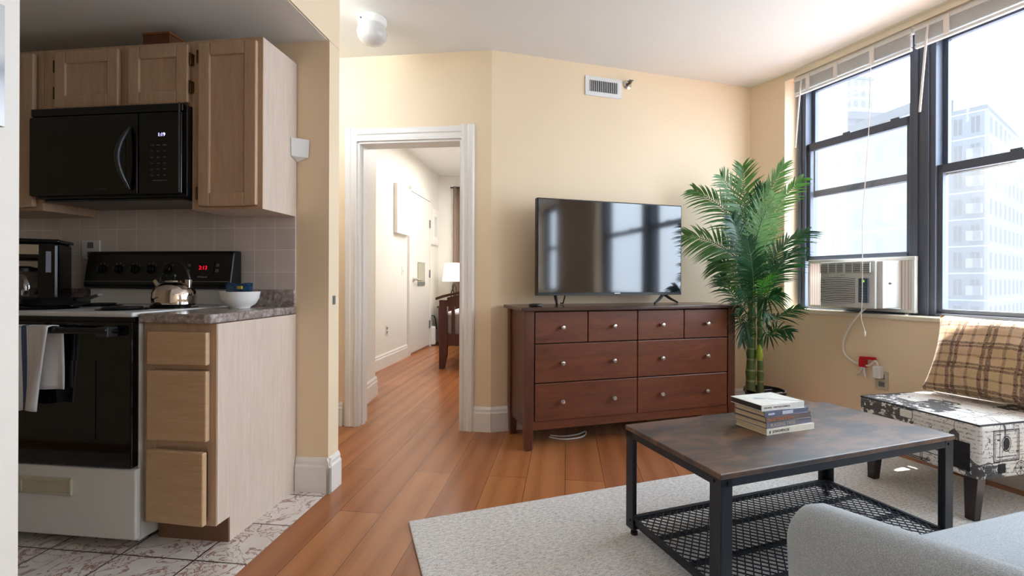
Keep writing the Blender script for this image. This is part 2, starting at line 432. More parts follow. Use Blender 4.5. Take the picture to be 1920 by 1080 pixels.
# floors
outline('floor', [(-4.2, -3.5), (4.9, -3.5), (4.9, 3.0), (2.25, 4.2), (1.6, 8.4), (-3.4, 8.4), (-4.2, 3)], -.12, 0, M['floor'])
kt = MB().prism([(-3.2, -1.45), (.165, -1.45), (.165, .0), (-3.2, .0)], .0005, .004).build('floor_kitchen', M['tile'], loc=K(0, 0), rot=(0, 0, KA)); struct(kt)
# ceilings
outline('ceiling', [K(.165, -5.2), b0 + Vector((.3, -.3, 0)), W(0, .3), T(2.2, .1), D(.0, .12), D(-2.2, .12), K(-2.1, .05), K(.155, .05), ], CZ, CZ + .12, M['ceiling'])
o = MB().box(-3.2, .155, -1.6, .09, 2.19, 2.31).build('ceiling_kitchen', M['ceiling'], loc=K(0, 0), rot=(0, 0, KA)); struct(o)
# header over the kitchen opening, flush with the stub wall's end
o = MB().box(.045, .165, -1.6, .10, 2.192, CZ).build('wall_header', M['cream'], loc=K(0, 0), rot=(0, 0, KA)); struct(o)
o = MB().box(-3.2, .165, 0, .10, 0, 2.19).build('wall_kitchen', M['cream'], loc=K(0, 0), rot=(0, 0, KA)); struct(o)
o = MB().box(-3.2, -.004, -.008, 0, .90, 1.40).build('trim_1', M['splash'], loc=K(0, 0), rot=(0, 0, KA)); struct(o)
# near left wall that ends just inside the frame, kitchen side wall, wall behind the camera
o = MB().box(.02, .137, -5.2, -1.263, 0, CZ).build('wall_left', M['white_wall'], loc=K(0, 0), rot=(0, 0, KA)); struct(o)
o = MB().box(-3.3, -3.2, -1.6, .12, 0, 2.19).build('wall_kitchen_side', M['cream'], loc=K(0, 0), rot=(0, 0, KA)); struct(o)
o = MB().box(-3.2, .02, -1.7, -1.6, 0, 2.19).build('wall_kitchen_front', M['cream'], loc=K(0, 0), rot=(0, 0, KA)); struct(o)
p0, p1 = K(.02, -5.2), W(W_END, .25)
outline('wall_back', [p0, p1, p1 + Vector((0, -.12, 0)), p0 + Vector((0, -.12, 0))], 0, CZ, M['cream'])
# door wall (hallway wall with the bedroom opening)
OX0, OX1, OZ = -.952, -.205, 2.0
m = MB().box(-2.2, OX0, 0, .12, 0, CZ).box(OX1, 0, 0, .12, 0, CZ).box(OX0, OX1, 0, .12, OZ, CZ)
struct(m.build('wall_door', M['cream'], loc=D(0, 0), rot=(0, 0, DA)))
outline('wall_hall', [K(-1.3, .10), D(-1.9, .0), D(-2.02, .0), K(-1.42, .10)], 0, CZ, M['cream'])
# television wall
m = MB().box(0, 2.162, 0, .12, 0, CZ); struct(m.build('wall_television', M['cream'], loc=T(0, 0), rot=(0, 0, TA)))
# window wall
C1 = T(2.155, 0)
outline('wall_corner', [C1, C1 + Vector((.2, .25, 0)), W(-.02, .3), W(0, .13), W(0, 0)], 0, CZ, M['cream'])
m = MB().box(0, W_END, 0, .28, 0, .80).box(0, W_END, 0, .28, 2.565, CZ).box(3.48, 5.33, 0, .28, .80, 2.565).box(6.52, W_END, 0, .28, .80, 2.565).box(-.1, .0, .13, .28, .8, 2.565)
struct(m.build('wall_window', M['cream'], loc=W(0, 0), rot=(0, 0, WA)))
m = MB().box(0, 6.55, -.012, .17, .80, .826); struct(m.build('trim_2', M['sill'], loc=W(0, 0), rot=(0, 0, WA), bevel=.004))
m = MB().box(0.0, 3.48, -.006, .0, 2.55, 2.588).box(0, 3.48, -.012, 0, 2.588, CZ); struct(m.build('trim_3', M['sill'], loc=W(0, 0), rot=(0, 0, WA)))

# baseboards: tall board with a moulded cap
BBP = [(0, 0), (.018, 0), (.018, .125), (.012, .135), (.012, .15), (.004, .168), (0, .168)]
def baseboard(name, x0, x1, fr, ang, y=0, flip=False):
    m = MB()
    prof = [(y - d, h) for d, h in BBP]
    m.prism(prof, x0, x1, 'x')
    return struct(m.build(name, M['trim'], loc=fr(0, 0), rot=(0, 0, ang)))
baseboard('baseboard_kitchen', .003, .183, K, KA)
m = MB().prism([(.165 + d, h) for d, h in BBP], -.018, .10, 'y'); struct(m.build('baseboard_stub', M['trim'], loc=K(0, 0), rot=(0, 0, KA)))
baseboard('baseboard_door', -.115, .004, D, DA)
baseboard('baseboard_hall', -2.2, -1.055, D, DA)
baseboard('baseboard_television', 0, 2.15, T, TA)
baseboard('baseboard_window', -.02, W_END, W, WA)
# door casing: three moulded boards, jamb lining
def casing():
    m = MB()
    cas = [(0, 0), (.09, 0), (.09, .012), (.078, .022), (.05, .022), (.044, .016), (.02, .016), (.012, .022), (0, .022)]
    L = [(OX0 - a, -d) for a, d in cas]; Rr = [(OX1 + a, -d) for a, d in cas]
    m.prism(L, 0, OZ + .095, 'z'); m.prism(Rr, 0, OZ + .095, 'z')
    m.prism([(-d, OZ + a) for a, d in cas], OX0 - .002, OX1 + .002, 'x')
    m.box(OX0 - .002, OX0 + .018, -.01, .13, 0, OZ).box(OX1 - .012, OX1 + .002, -.01, .13, 0, OZ).box(OX0, OX1, -.01, .13, OZ - .016, OZ + .002)
    m.box(OX0 + .018, OX0 + .030, .03, .07, 0, OZ - .016)
    return struct(m.build('trim_4', M['trim'], loc=D(0, 0), rot=(0, 0, DA), bevel=.002))
casing()
# bedroom door slab swung into the bedroom, seen edge on
d1 = frame_empty('door_1', D(OX1 - .012, .135), R(81.5))
MB().box(0, .72, -.02, .02, .012, OZ - .02).build('slab', M['trim'], d1, bevel=.002)
for z in (.30, 1.02, 1.82):
    h = MB().box(-.012, .03, .019, .026, z - .045, z + .045); h.lathe([(.006, z - .05), (.006, z + .05)], 10, (-.012, .024, 0)); h.build('hinge', M['brass'], d1)
# ---- bedroom shell
WL = lambda Y: -2.14 + .116 * Y
bw0, bw1 = Vector((WL(4.15), 4.15, 0)), Vector((WL(7.85), 7.85, 0))
outline('wall_bedroom_left', [bw0, bw1, bw1 + Vector((-.12, 0, 0)), bw0 + Vector((-.12, 0, 0))], 0, 2.80, M['bed_wall'])
s0, s1 = D(OX0 - .14, .12), Vector((-1.70 + .116 * 4.15, 4.15, 0))
outline('wall_bedroom_jog', [s0, s1, bw0 + Vector((-.1, 0, 0)), s0 + Vector((-.5, 0, 0))], 0, 2.80, M['bed_wall'])
outline('wall_bedroom_far', [(-1.6, 7.8), (1.6, 7.8), (1.6, 7.92), (-1.6, 7.92)], 0, 2.80, M['bed_wall'])
outline('wall_bedroom_right', [(1.0, 3.75), (1.5, 7.85), (1.62, 7.85), (1.12, 3.75)], 0, 2.80, M['bed_wall'])
outline('ceiling_bedroom', [(-2.6, 3.1), (1.6, 3.1), (1.9, 7.95), (-2.2, 7.95)], 2.78, 2.86, M['ceiling'])
outline('wall_bedroom_near', [D(-1.6, .125), D(0, .125), T(1.5, .125), T(1.5, .14), D(0, .15), D(-1.6, .135)], 2.0, 2.80, M['bed_wall'])
dl = (bw1 - bw0).normalized(); nl = Vector((dl.y, -dl.x, 0))
def bb_seg(name, a, b):
    d = (b - a); ang = math.atan2(d.y, d.x); m = MB().prism([(-dd, h) for dd, h in BBP], 0, d.length, 'x')
    return struct(m.build(name, M['trim'], loc=a, rot=(0, 0, ang)))
bb_seg('baseboard_bedroom_jog', s0.lerp(s1, .02), s1 + (s1 - s0).normalized() * .018)
bb_seg('baseboard_bedroom', Vector((WL(4.6), 4.6, 0)), Vector((WL(6.28), 6.28, 0)))
# bedroom closet door with its casing
LA = math.atan2(dl.y, dl.x)
d2 = frame_empty('door_2', Vector((WL(6.33), 6.33, 0)) + nl * .012, LA)
MB().box(0, .90, -.012, .018, .03, 2.245).build('slab', M['trim'], d2, bevel=.003)
MB().box(-.07, -.005, -.02, .022, 0, 2.31).box(.905, .96, -.02, .022, 0, 2.31).box(-.07, .96, -.02, .022, 2.25, 2.31).build('door_frame', M['trim'], d2, bevel=.003)
MB().box(.30, .62, -.022, -.013, 1.0, 1.29).build('door_plate', plain('mirror_plate', (176, 176, 160), .25, .5), d2, bevel=.002)
MB().box(.30, .62, -.0225, -.013, .95, 1.0).build('kick_strip', M['mid_grey'], d2)
MB().tube([(.10, -.013, 1.04), (.10, -.06, 1.04), (.30, -.06, 1.03)], .013, 8).lathe([(.03, -.03), (.03, -.012)], 14, (.10, 0, 1.04), 'y').build('handle', M['nickel'], d2)
for z in (.35, 1.13, 1.9): MB().box(.86, .895, -.026, -.012, z - .06, z + .06).build('hinge', M['mid_grey'], d2)

# ================================================================== WINDOWS
def window(name, x0, x1, raised):
    w = frame_empty(name, W(0, 0), WA)
    y = .13; zb, zt = .826, 2.56
    f = MB().box(x0, x0 + .05, y, y + .13, zb, zt).box(x1 - .05, x1, y, y + .13, zb, zt).box(x0, x1, y, y + .13, zb, zb + .018).box(x0, x1, y, y + .13, zt - .05, zt)
    f.box(x0, x0 + .02, y - .012, y, zb, zt).box(x1 - .02, x1, y - .012, y, zb, zt)
    f.build('window_frame', M['frame_dark'], w, bevel=.003)
    def sash(a, b, c, d, yy, bot, top):
        m = MB().box(a, a + .035, yy, yy + .035, c, d).box(b - .035, b, yy, yy + .035, c, d).box(a, b, yy, yy + .035, c, c + bot).box(a, b, yy, yy + .035, d - top, d)
        sh = m.build('sash', M['frame_dark'], w, bevel=.002)
        MB().box(a + .03, b - .03, yy + .015, yy + .019, c + bot * .5, d - top * .5).build('pane', M['pane'], sh)
        return sh
    a, b = x0 + .04, x1 - .04
    sash(a, b, 1.672, 2.52, .20, .045, .05)
    if raised:
        s2 = sash(a, b, 1.188, 2.065, .15, .032, .052)
    else:
        s2 = sash(a, b, .84, 1.722, .15, .03, .048)
    zl = 2.065 if raised else 1.722
    for fx in ((.42, .85) if raised else (.29, .71)): MB().box(a + (b - a) * fx - .025, a + (b - a) * fx + .025, .152, .183, zl - .002, zl + .016).build('sash_lock', M['frame_dark'], s2, bevel=.003)
    return w
window('window_1', .02, .80, True)
window('window_2', .835, 2.12, False)
window('window_3', 2.24, 3.46, False)
window('window_4', 5.35, 6.50, False)
m = MB().box(.78, .85, .128, .26, .82, 2.56).box(2.10, 2.26, .128, .26, .82, 2.56)
struct(m.build('trim_5', M['frame_dark'], loc=W(0, 0), rot=(0, 0, WA), bevel=.003))

# ---- blinds
def blind(x0, x1, label, wand_x, cords):
    t = thing('window_blind', label, 'blind', W(0, .0), WA, 'raised blinds at the windows')
    MB().box(x0, x1, .02, .06, 2.518, 2.556).build('headrail', M['white_plastic'], t, bevel=.004)
    m = MB()
    for k in range(14): m.box(x0 + .005, x1 - .005, .022, .048, 2.512 - k * .0052 - .0012, 2.512 - k * .0052 + .0012)
    m.build('slat_stack', M['white_plastic'], t)
    MB().box(x0 + .004, x1 - .004, .024, .048, 2.418, 2.436).build('bottom_rail', M['white_plastic'], t, bevel=.003)
    for c in cords: MB().box(c - .013, c + .013, .012, .021, 2.43, 2.54).build('tilt_tape', M['cord'], t)
    MB().tube([(wand_x, .012, 2.52), (wand_x - .002, .0, 2.44), (wand_x - .022, -.022, 2.02)], .006, 6).build('wand', M['cord'], t)
    return t
blind(.055, .815, 'raised white mini blind above the sash with the air conditioner', .125, (.17, .37, .60))
blind(.828, 2.11, 'raised white mini blind above the wide clear window', .905, (.99, 1.4, 1.9))
t = thing('blind_cord', 'thin white pull cord hanging down past the air conditioner', 'cord', W(.62, -.02), WA)
MB().tube([(0, 0, 2.50), (.0, -.02, 2.0), (-.0, -.08, 1.4), (.03, -.125, 1.14), (.035, -.135, .93), (.02, -.12, .80), (.03, -.1, .72)], .0022, 5).build('cord', M['cord'], t)
MB().lathe([(.002, .69), (.006, .70), (.005, .72), (.002, .725)], 8, (.03, -.1, 0)).build('tassel', M['cord'], t)

# ---- window air conditioner
ac = thing('air_conditioner', 'white window air conditioner under the raised sash', 'air conditioner', W(0, 0), WA)
X0, X1, YF, Z0, Z1 = .358, .700, -.115, .866, 1.160
m = MB().box(X0 + .004, X1 + .03, -.085, .24, Z0, Z1); m.build('housing', M['grey_plastic'], ac, bevel=.008)
m = MB().prism([(X0, -.085), (X0, -.108), (X0 + .10, YF - .004), (X1 - .10, YF - .004), (X1, -.108), (X1, -.085)], Z0 - .002, Z1, 'z')
fp = m.build('front_panel', M['grey_plastic'], ac, bevel=.006)
m = MB().box(X0 + .012, X1 - .022, -.121, -.112, 1.088, 1.148); m.build('louver_recess', M['mid_grey'], fp)
m = MB()
for k in range(5): m.box(X0 + .012, X1 - .022, -.1245, -.117, 1.092 + k * .012, 1.096 + k * .012)
for k in range(7): x = X0 + .012 + k * (X1 - X0 - .034) / 6; m.box(x - .002 - (.004 if k == 3 else 0), x + .002 + (.004 if k == 3 else 0), -.126, -.116, 1.088, 1.15)
m.build('air_louvers', M['grey_plastic'], fp)
m = MB().box(X0 + .012, X0 + .232, -.1215, -.112, .895, 1.058); m.build('intake_recess', M['mid_grey'], fp)
m = MB()
for k in range(14):
    z = .899 + k * .0117
    m.grid(lambda u, v, z=z: (X0 + .012 + .22 * u, -.1235 - .003 * math.sin(math.pi * u) + .0, z - .006 * math.sin(math.pi * u) + .0062 * v), 10, 1)
m.build('intake_grille', M['grey_plastic'], fp, solid=.003)
m = MB().box(X1 - .088, X1 - .032, -.124, -.112, .900, 1.052); cp = m.build('control_panel', plain('slate_panel', (74, 88, 104), .3), fp, bevel=.003)
m = MB()
for k in range(6): m.box(X1 - .08, X1 - .04, -.1255, -.1235, .908 + k * .017, .915 + k * .017)
m.build('button', plain('slate_button', (104, 118, 132), .4), cp)
text('72', .018, M['led_green'], cp, (X1 - .06, -.1246, 1.033), (R(90), 0, 0), 'digits', align='CENTER')
text('Haier', .014, M['mid_grey'], fp, (X0 + .155, -.1215, 1.073), (R(90), 0, 0), 'lettering', align='CENTER')
m = MB().box(.135, .360, .09, .10, .858, 1.165); m.build('side_curtain', M['pleat'], ac)
m = MB().box(.728, .79, .09, .10, .858, 1.165); m.build('side_curtain', M['pleat'], ac)
m = MB().box(.127, .805, .085, .12, 1.163, 1.187).box(.127, .137, .083, .115, .85, 1.165).box(.788, .805, .083, .115, .85, 1.165).box(.127, .805, .085, .12, .84, .860)
m.build('mounting_frame', M['grey_plastic'], ac, bevel=.003)
MB().lathe([(.007, -.03), (.007, -.02)], 10, (.725 + .01, 0, 1.02), 'y').build('vent_latch', M['mid_grey'], ac)
# power cord with its plug and the red tag, outlet on the wall
pc = thing('power_cord', 'white power cord looping down from the air conditioner to the outlet', 'cord', W(0, 0), WA)
pts = [(.648, -.10, .872), (.60, -.08, .835), (.53, -.05, .765), (.475, -.03, .68), (.45, -.02, .605), (.462, -.015, .545), (.51, -.012, .505), (.56, -.012, .494), (.62, -.03, .50), (.66, -.04, .535), (.676, -.04, .51)]
def spline(P, n=6):
    P = [Vector(p) for p in P]; out = []
    for i in range(len(P) - 1):
        a, b, c, d = P[max(i - 1, 0)], P[i], P[i + 1], P[min(i + 2, len(P) - 1)]
        for k in range(n):
            u = k / n; out.append(.5 * ((2 * b) + (c - a) * u + (2 * a - 5 * b + 4 * c - d) * u * u + (3 * b - a - 3 * c + d) * u ** 3))
    return out + [P[-1]]
MB().tube(spline(pts), .0058, 8).build('cable', M['cord'], pc)
MB().box(.648, .692, -.05, -.006, .428, .505).build('plug', M['white_plastic'], pc, bevel=.007)
rt = MB().box(.558, .598, -.035, -.004, .483, .53).prism([(.558, .525), (.558, .548), (.65, .556), (.655, .536), (.60, .535)], -.03, -.012, 'y'); rt.build('warning_tag', M['red'], pc, bevel=.003)
MB().tube([(.575, -.02, .484), (.556, -.02, .44), (.535, -.02, .425)], .005, 6).tube([(.58, -.02, .484), (.585, -.02, .45), (.592, -.02, .42)], .007, 6).build('tie_strip', M['white_plastic'], pc)
def outlet(name, label, loc, rot, cat='outlet', switch=False, mat='white_plastic', w=.07, h=.115, group=None):
    t = thing(name, label, cat, loc, rot, group)
    pl = MB().box(-w / 2, w / 2, -.006, 0, -h / 2, h / 2).build('cover_plate', M[mat], t, bevel=.002)
    if switch: MB().box(-.005, .005, -.016, -.005, -.012, .012).build('toggle', M['white_plastic'], t, bevel=.002)
    else:
        for z in (-.024, .024): MB().box(-.017, .017, -.0075, -.005, z - .015, z + .015).box(-.008, -.006, -.0085, -.005, z - .004, z + .006).box(.006, .008, -.0085, -.005, z - .004, z + .006).build('socket', M['mid_grey'], pl)
    return t
outlet('wall_outlet', 'outlet below the window with a white plug in it', W(.678, -.0005, .415), WA, mat='almond')

# ================================================================== KITCHEN
def panel_door(m, x0, x1, z0, z1, y):
    """frame-and-panel door: face frame round a recessed field"""
    d = .055
    m.box(x0, x0 + d, y, y + .02, z0, z1).box(x1 - d, x1, y, y + .02, z0, z1).box(x0 + d, x1 - d, y, y + .02, z0, z0 + d).box(x0 + d, x1 - d, y, y + .02, z1 - d, z1)
    return m
def cab_door(parent, x0, x1, z0, z1, y, hinge_side=None, name='door'):
    d = panel_door(MB(), x0, x1, z0, z1, y).build(name, M['cab'], parent, bevel=.005)
    MB().box(x0 + .05, x1 - .05, y + .009, y + .016, z0 + .05, z1 - .05).build('center_panel', M['cab'], d)
    if hinge_side:
        hx = x1 + .008 if hinge_side == 'r' else x0 - .008
        off = .055
        for z in ((z0 + off, z1 - off) if z1 - z0 > .4 else (z0 + .07, z1 - .065)):
            h = MB().box(hx - .008, hx + .008, y + .010, y + .022, z - .025, z + .025); h.lathe([(.005, z - .028), (.005, z + .028)], 8, (hx, y + .008, 0)); h.build('hinge', M['brass'], d, bevel=.002)
    return d
YU = -.255   # carcass front of the uppers
uc = thing('wall_cabinet', 'tall pale oak wall cabinet beside the microwave', 'cabinet', K(0, 0), KA)
MB().box(-.333, -.0, YU, -.004, 1.337, 2.083).build('carcass', M['cab_end'], uc, bevel=.002)
MB().box(-.333, -.285, YU - .004, YU + .004, 1.337, 2.083).box(-.03, -.001, YU - .004, YU + .004, 1.337, 2.083).box(-.285, -.03, YU - .004, YU + .004, 2.045, 2.083).box(-.285, -.03, YU - .004, YU + .004, 1.337, 1.365).build('face_frame', M['cab'], uc)
cab_door(uc, -.292, -.020, 1.352, 2.062, YU - .024, 'l')
oc = thing('wall_cabinet', 'short pale oak wall cabinet with two doors above the microwave', 'cabinet', K(0, 0), KA)
MB().box(-1.085, -.335, YU, -.004, 1.795, 2.083).build('carcass', M['cab'], oc, bevel=.002)
cab_door(oc, -1.005, -.682, 1.806, 2.062, YU - .024, 'l')
cab_door(oc, -.633, -.372 + .03, 1.806, 2.062, YU - .024, 'r')
lc = thing('wall_cabinet', 'pale oak wall cabinet behind the near wall edge', 'cabinet', K(0, 0), KA)
MB().box(-1.70, -1.088, YU, -.004, 1.345, 2.083).build('carcass', M['cab'], lc, bevel=.002)
cab_door(lc, -1.38, -1.115, 1.36, 2.062, YU - .024)
cab_door(lc, -1.68, -1.40, 1.36, 2.062, YU - .024)
bx = thing('wooden_box', 'small brown wooden box on top of the cabinets under the ceiling', 'box', K(-.55, -.16, 2.0832), KA)
MB().box(-.068, .068, -.06, .06, 0, .062).build('body', wood('brown_box', (116, 66, 34), (82, 44, 22), .7), bx, bevel=.003)
MB().box(-.071, .071, -.063, .063, .062, .072).build('lid', wood('brown_box_lid', (150, 92, 48), (120, 70, 36), .6), bx, bevel=.002)
# microwave
mw = thing('microwave', 'black over-the-range microwave with a curved door handle', 'microwave', K(0, 0), KA)
MB().box(-1.082, -.337, -.285, -.004, 1.392, 1.792).build('case', M['black'], mw, bevel=.003)
md = MB().box(-1.084, -.545, -.318, -.286, 1.40, 1.752).build('door', M['black_gloss'], mw, bevel=.006)
MB().box(-1.00, -.60, -.3195, -.317, 1.47, 1.64).build('door_window', M['black_glass'], md)
hp = [(-.573 - .022 * math.sin(math.pi * u), -.325 - .035 * math.sin(math.pi * u), 1.42 + .27 * u) for u in [k / 14 for k in range(15)]]
MB().tube(hp, [.004 + .008 * math.sin(math.pi * k / 14) ** .5 for k in range(15)], 10).build('handle', plain('grey_handle', (60, 60, 62), .2, .4), md)
cpn = MB().box(-.541, -.337, -.316, -.286, 1.40, 1.752).build('control_panel', M['black_gloss'], mw, bevel=.004)
MB().box(-1.084, -.337, -.312, -.286, 1.756, 1.792).build('vent_strip', M['black_gloss'], mw, bevel=.006)
MB().box(-.348, -.342, -.3185, -.314, 1.405, 1.79).build('edge_highlight', plain('painted_edge_shine', (120, 120, 122), .2, .8), mw)  # grey line painted as a highlight along the microwave edge
text('1:19', .021, M['led_violet'], cpn, (-.43, -.3165, 1.655), (R(90), 0, 0), 'digits', align='CENTER')
m = MB()
for r_ in range(6):
    for c2 in range(3):
        z = 1.61 - r_ * .026; x = -.475 + c2 * .03; w = .006 if r_ else .009
        m.box(x - w, x + w, -.3168, -.3155, z - .0022, z + .0022)
m.box(-.47, -.40, -.3168, -.3155, 1.455, 1.459); m.build('keypad_lettering', plain('keypad_print', (84, 84, 86), .5), cpn)
text('FRIGIDAIRE', .011, plain('brand_print', (70, 70, 74), .5), md, (-.72, -.3185, 1.425), (R(90), 0, 0), 'lettering', align='CENTER')
MB().box(-1.06, -.36, -.27, -.02, 1.380, 1.392).build('underside', plain('grey_grille', (46, 46, 46), .3, .4), mw, bevel=.004)
# base cabinet
bc = thing('base_cabinet', 'pale oak base cabinet with three drawer fronts, bottom one ajar', 'cabinet', K(0, 0), KA)
MB().prism([(-.004, 0), (-.45, 0), (-.45, .10), (-.522, .10), (-.522, .862), (-.004, .862)], -.012, 0, 'x').build('side_panel', M['cab_end'], bc, bevel=.001)
MB().box(-.30, -.012, -.518, -.01, .10, .862).build('carcass', M['cab'], bc)
MB().box(-.30, -.255, -.524, -.517, .10, .862).box(-.035, -.0, -.524, -.517, .10, .862).box(-.255, -.035, -.524, -.517, .825, .862).box(-.255, -.035, -.524, -.517, .69, .712).box(-.255, -.035, -.524, -.517, .395, .425).box(-.255, -.035, -.524, -.517, .10, .118).build('face_frame', M['cab'], bc)
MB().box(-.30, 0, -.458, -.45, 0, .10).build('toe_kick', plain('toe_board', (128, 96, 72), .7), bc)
for z0, z1, a in ((.708, .832, 0), (.422, .686, 0), (.112, .386, .055)):
    m = MB().box(0, .247, -.022, 0, 0, z1 - z0)
    m.build('drawer', M['cab_h'], bc, bevel=.005, loc=(-.270, -.5255, z0), rot=(0, 0, -a))
MB().box(-.25, -.04, -.5235, -.516, .13, .375).build('drawer_gap_shade', M['cab_dark'], bc)  # dark sheet painted as the shade behind the ajar drawer
ct = thing('countertop', 'mottled grey laminate countertop carrying the white bowl', 'countertop', K(0, 0), KA)
MB().prism([(-.305, -.009), (-.305, -.548), (-.03, -.548), (-.008, -.54), (.0, -.518), (.0, -.009)], .864, .900, 'z').build('top', M['counter'], ct, bevel=.008, seg=3)
MB().box(-.305, -.0, -.022, -.0085, .899, .982).build('backsplash_lip', M['counter'], ct, bevel=.004)
c2 = thing('countertop', 'mottled grey laminate countertop under the coffee maker', 'countertop', K(0, 0), KA)
MB().box(-1.95, -1.085, -.548, -.009, .864, .900).build('top', M['counter'], c2, bevel=.008, seg=3)
MB().box(-1.95, -1.085, -.022, -.0085, .899, .982).build('backsplash_lip', M['counter'], c2, bevel=.004)
b2 = thing('base_cabinet', 'pale oak base cabinet under the coffee maker counter', 'cabinet', K(0, 0), KA)
MB().box(-1.95, -1.085, -.518, -.01, .10, .862).build('carcass', M['cab'], b2)
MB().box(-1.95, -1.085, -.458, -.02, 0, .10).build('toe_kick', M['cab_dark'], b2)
MB().box(-1.48, -1.10, -.54, -.518, .12, .84).build('door', M['cab'], b2, bevel=.005)
# range
rg = thing('kitchen_range', 'white electric range with a black oven door and black control panel', 'stove', K(0, 0), KA)
RX0, RX1 = -1.072, -.310
MB().box(RX0, RX1, -.535, -.03, .03, .885).build('body', M['enamel'], rg, bevel=.003)
MB().box(RX0, RX1, -.565, -.03, .886, .905).build('cooktop', M['enamel'], rg, bevel=.006)
MB().box(RX0 + .004, RX1 - .004, -.55, -.53, .868, .886).build('vent_gap', M['black'], rg)
od = MB().box(RX0 + .003, RX1 + .0, -.568, -.536, .318, .868).build('oven_door', M['black_glass'], rg, bevel=.005)
MB().tube([(RX0 + .05, -.57, .835), (RX0 + .05, -.605, .838), (RX1 - .06, -.605, .838), (RX1 - .06, -.57, .835)], .012, 10).build('handle', M['black_gloss'], od)
MB().box(RX1 - .105, RX1 - .055, -.612, -.568, .815, .852).build('handle_bracket', M['dark_grey'], od, bevel=.004)
MB().box(RX0 + .15, RX1 - .15, -.570, -.567, .42, .72).build('door_window', plain('oven_window', (14, 14, 16), .05), od)
bd = MB().box(RX0 + .003, RX1 + .012, -.562, -.536, .046, .312).build('storage_drawer', M['enamel'], rg, bevel=.006)
MB().box(-.79, -.565, -.566, -.560, .205, .268).box(-.79, -.565, -.57, -.566, .256, .268).box(-.79, -.565, -.57, -.566, .205, .213).box(-.79, -.78, -.57, -.566, .205, .268).box(-.575, -.565, -.57, -.566, .205, .268).build('drawer_pull', M['almond'], bd, bevel=.002)
for x in (RX0 + .05, RX1 - .05):
    MB().lathe([(.018, .0), (.014, .03)], 10, (x, -.45, 0)).build('foot', M['black'], rg)
MB().box(RX0 + .02, RX1 + .02, -.075, -.03, .905, .985).build('backguard', M['enamel'], rg, bevel=.008)
cpl = MB().prism([(-.03, .985), (-.105, .99), (-.11, 1.005), (-.085, 1.155), (-.07, 1.168), (-.03, 1.168)], RX0 + .022, RX1 + .042, 'x').build('control_panel', M['black'], rg, bevel=.006)
tilt = math.atan2(.025, .15)
def on_panel(x, h, o=0): return (x, -.11 + (h - 1.005) * .025 / .15 - o, h)
for k in range(5):
    x = -.955 + k * .088
    kb = MB().lathe([(.021, 0), (.021, -.008), (.016, -.012), (.015, -.02)], 18, axis='y').box(-.004, .004, -.026, -.012, -.016, .016).build('knob', M['black_gloss'], cpl, loc=on_panel(x, 1.078), rot=(-tilt, 0, 0))
    m = MB()
    for q in range(7 if k == 4 else 4):
        a = R(40 + q * 38); m.box(.031 * math.cos(a) - .0017, .031 * math.cos(a) + .0017, -.001, .0004, .031 * math.sin(a) - .0017, .031 * math.sin(a) + .0017)
    m.build('dial_mark', M['mark'], kb)
db = MB().box(-.055, .055, -.003, .002, -.03, .03).build('display', M['black_glass'], cpl, loc=on_panel(-.415, 1.085), rot=(-tilt, 0, 0))
text('2:13', .026, M['led_red'], db, (0, -.0036, 0), (R(90), 0, 0), 'digits', align='CENTER')
gk = plain('grey_key', (90, 96, 92), .5)
for x in (-.075, .072):
    for z in (-.013, .013): MB().box(x - .007, x + .007, -.003, .002, z - .007, z + .007).build('button', gk, db)
text('Whirlpool', .012, M['mark'], cpl, on_panel(-.415, 1.042, .0008), (R(90) - tilt, 0, 0), 'lettering', align='CENTER')
MB().box(RX0 + .03, RX1 + .035, -.1105, -.1075, 1.018, 1.021).build('panel_line', M['mid_grey'], cpl)
for x, y, r in ((-.87, -.42, .095), (-.50, -.42, .075), (-.87, -.19, .075), (-.42, -.27, .085)):
    MB().lathe([(r + .015, .9052), (r + .012, .909), (r - .005, .906)], 28, (x, y, 0)).build('drip_pan', M['black_gloss'], rg)
    m = MB()
    sp = [(x + (.02 + (r - .025) * k / 60) * math.cos(k * .42), y + (.02 + (r - .025) * k / 60) * math.sin(k * .42), .912) for k in range(61)]
    m.tube(sp, .006, 6); m.build('burner_coil', M['black'], rg)
pn = thing('frying_pan', 'flat black frying pan with its handle across the stove', 'pan', K(-.84, -.40, .9185), KA)
MB().lathe([(.085, 0), (.10, .004), (.112, .028), (.116, .03), (.108, .027), (.096, .008), (.0, .006)], 30).build('pan_body', M['black'], pn)
MB().tube([(.108, -.01, .022), (.20, -.05, .03), (.32, -.10, .05)], [.010, .013, .009], 10, flat=.6).build('handle', M['black'], pn)
# kettle
ke = thing('tea_kettle', 'shiny steel whistling kettle with a black loop handle', 'kettle', K(-.40, -.28, .9182), KA)
MB().lathe([(.076, 0), (.081, .004), (.083, .03), (.080, .056), (.070, .078), (.052, .094), (.036, .100)], 36).build('body', M['chrome'], ke)
ld = MB().lathe([(.037, .100), (.034, .106), (.015, .111), (.004, .112)], 24).build('lid', M['chrome'], ke)
MB().lathe([(.004, .111), (.004, .118), (.009, .124), (.008, .134), (.001, .138)], 14).build('knob', M['black'], ld)
MB().tube([(-.060, 0, .068), (-.085, 0, .098), (-.092, 0, .106)], [.017, .012, .011], 12).build('spout', M['chrome'], ke)
hp = [(.072 * math.cos(R(a)), 0, .098 + .088 * math.sin(R(a))) for a in range(-5, 186, 10)]
MB().tube(hp, .0075, 10).build('handle', M['black'], ke)
MB().box(.058, .080, -.009, .009, .074, .112).build('handle_bracket', M['chrome'], ke, bevel=.003)
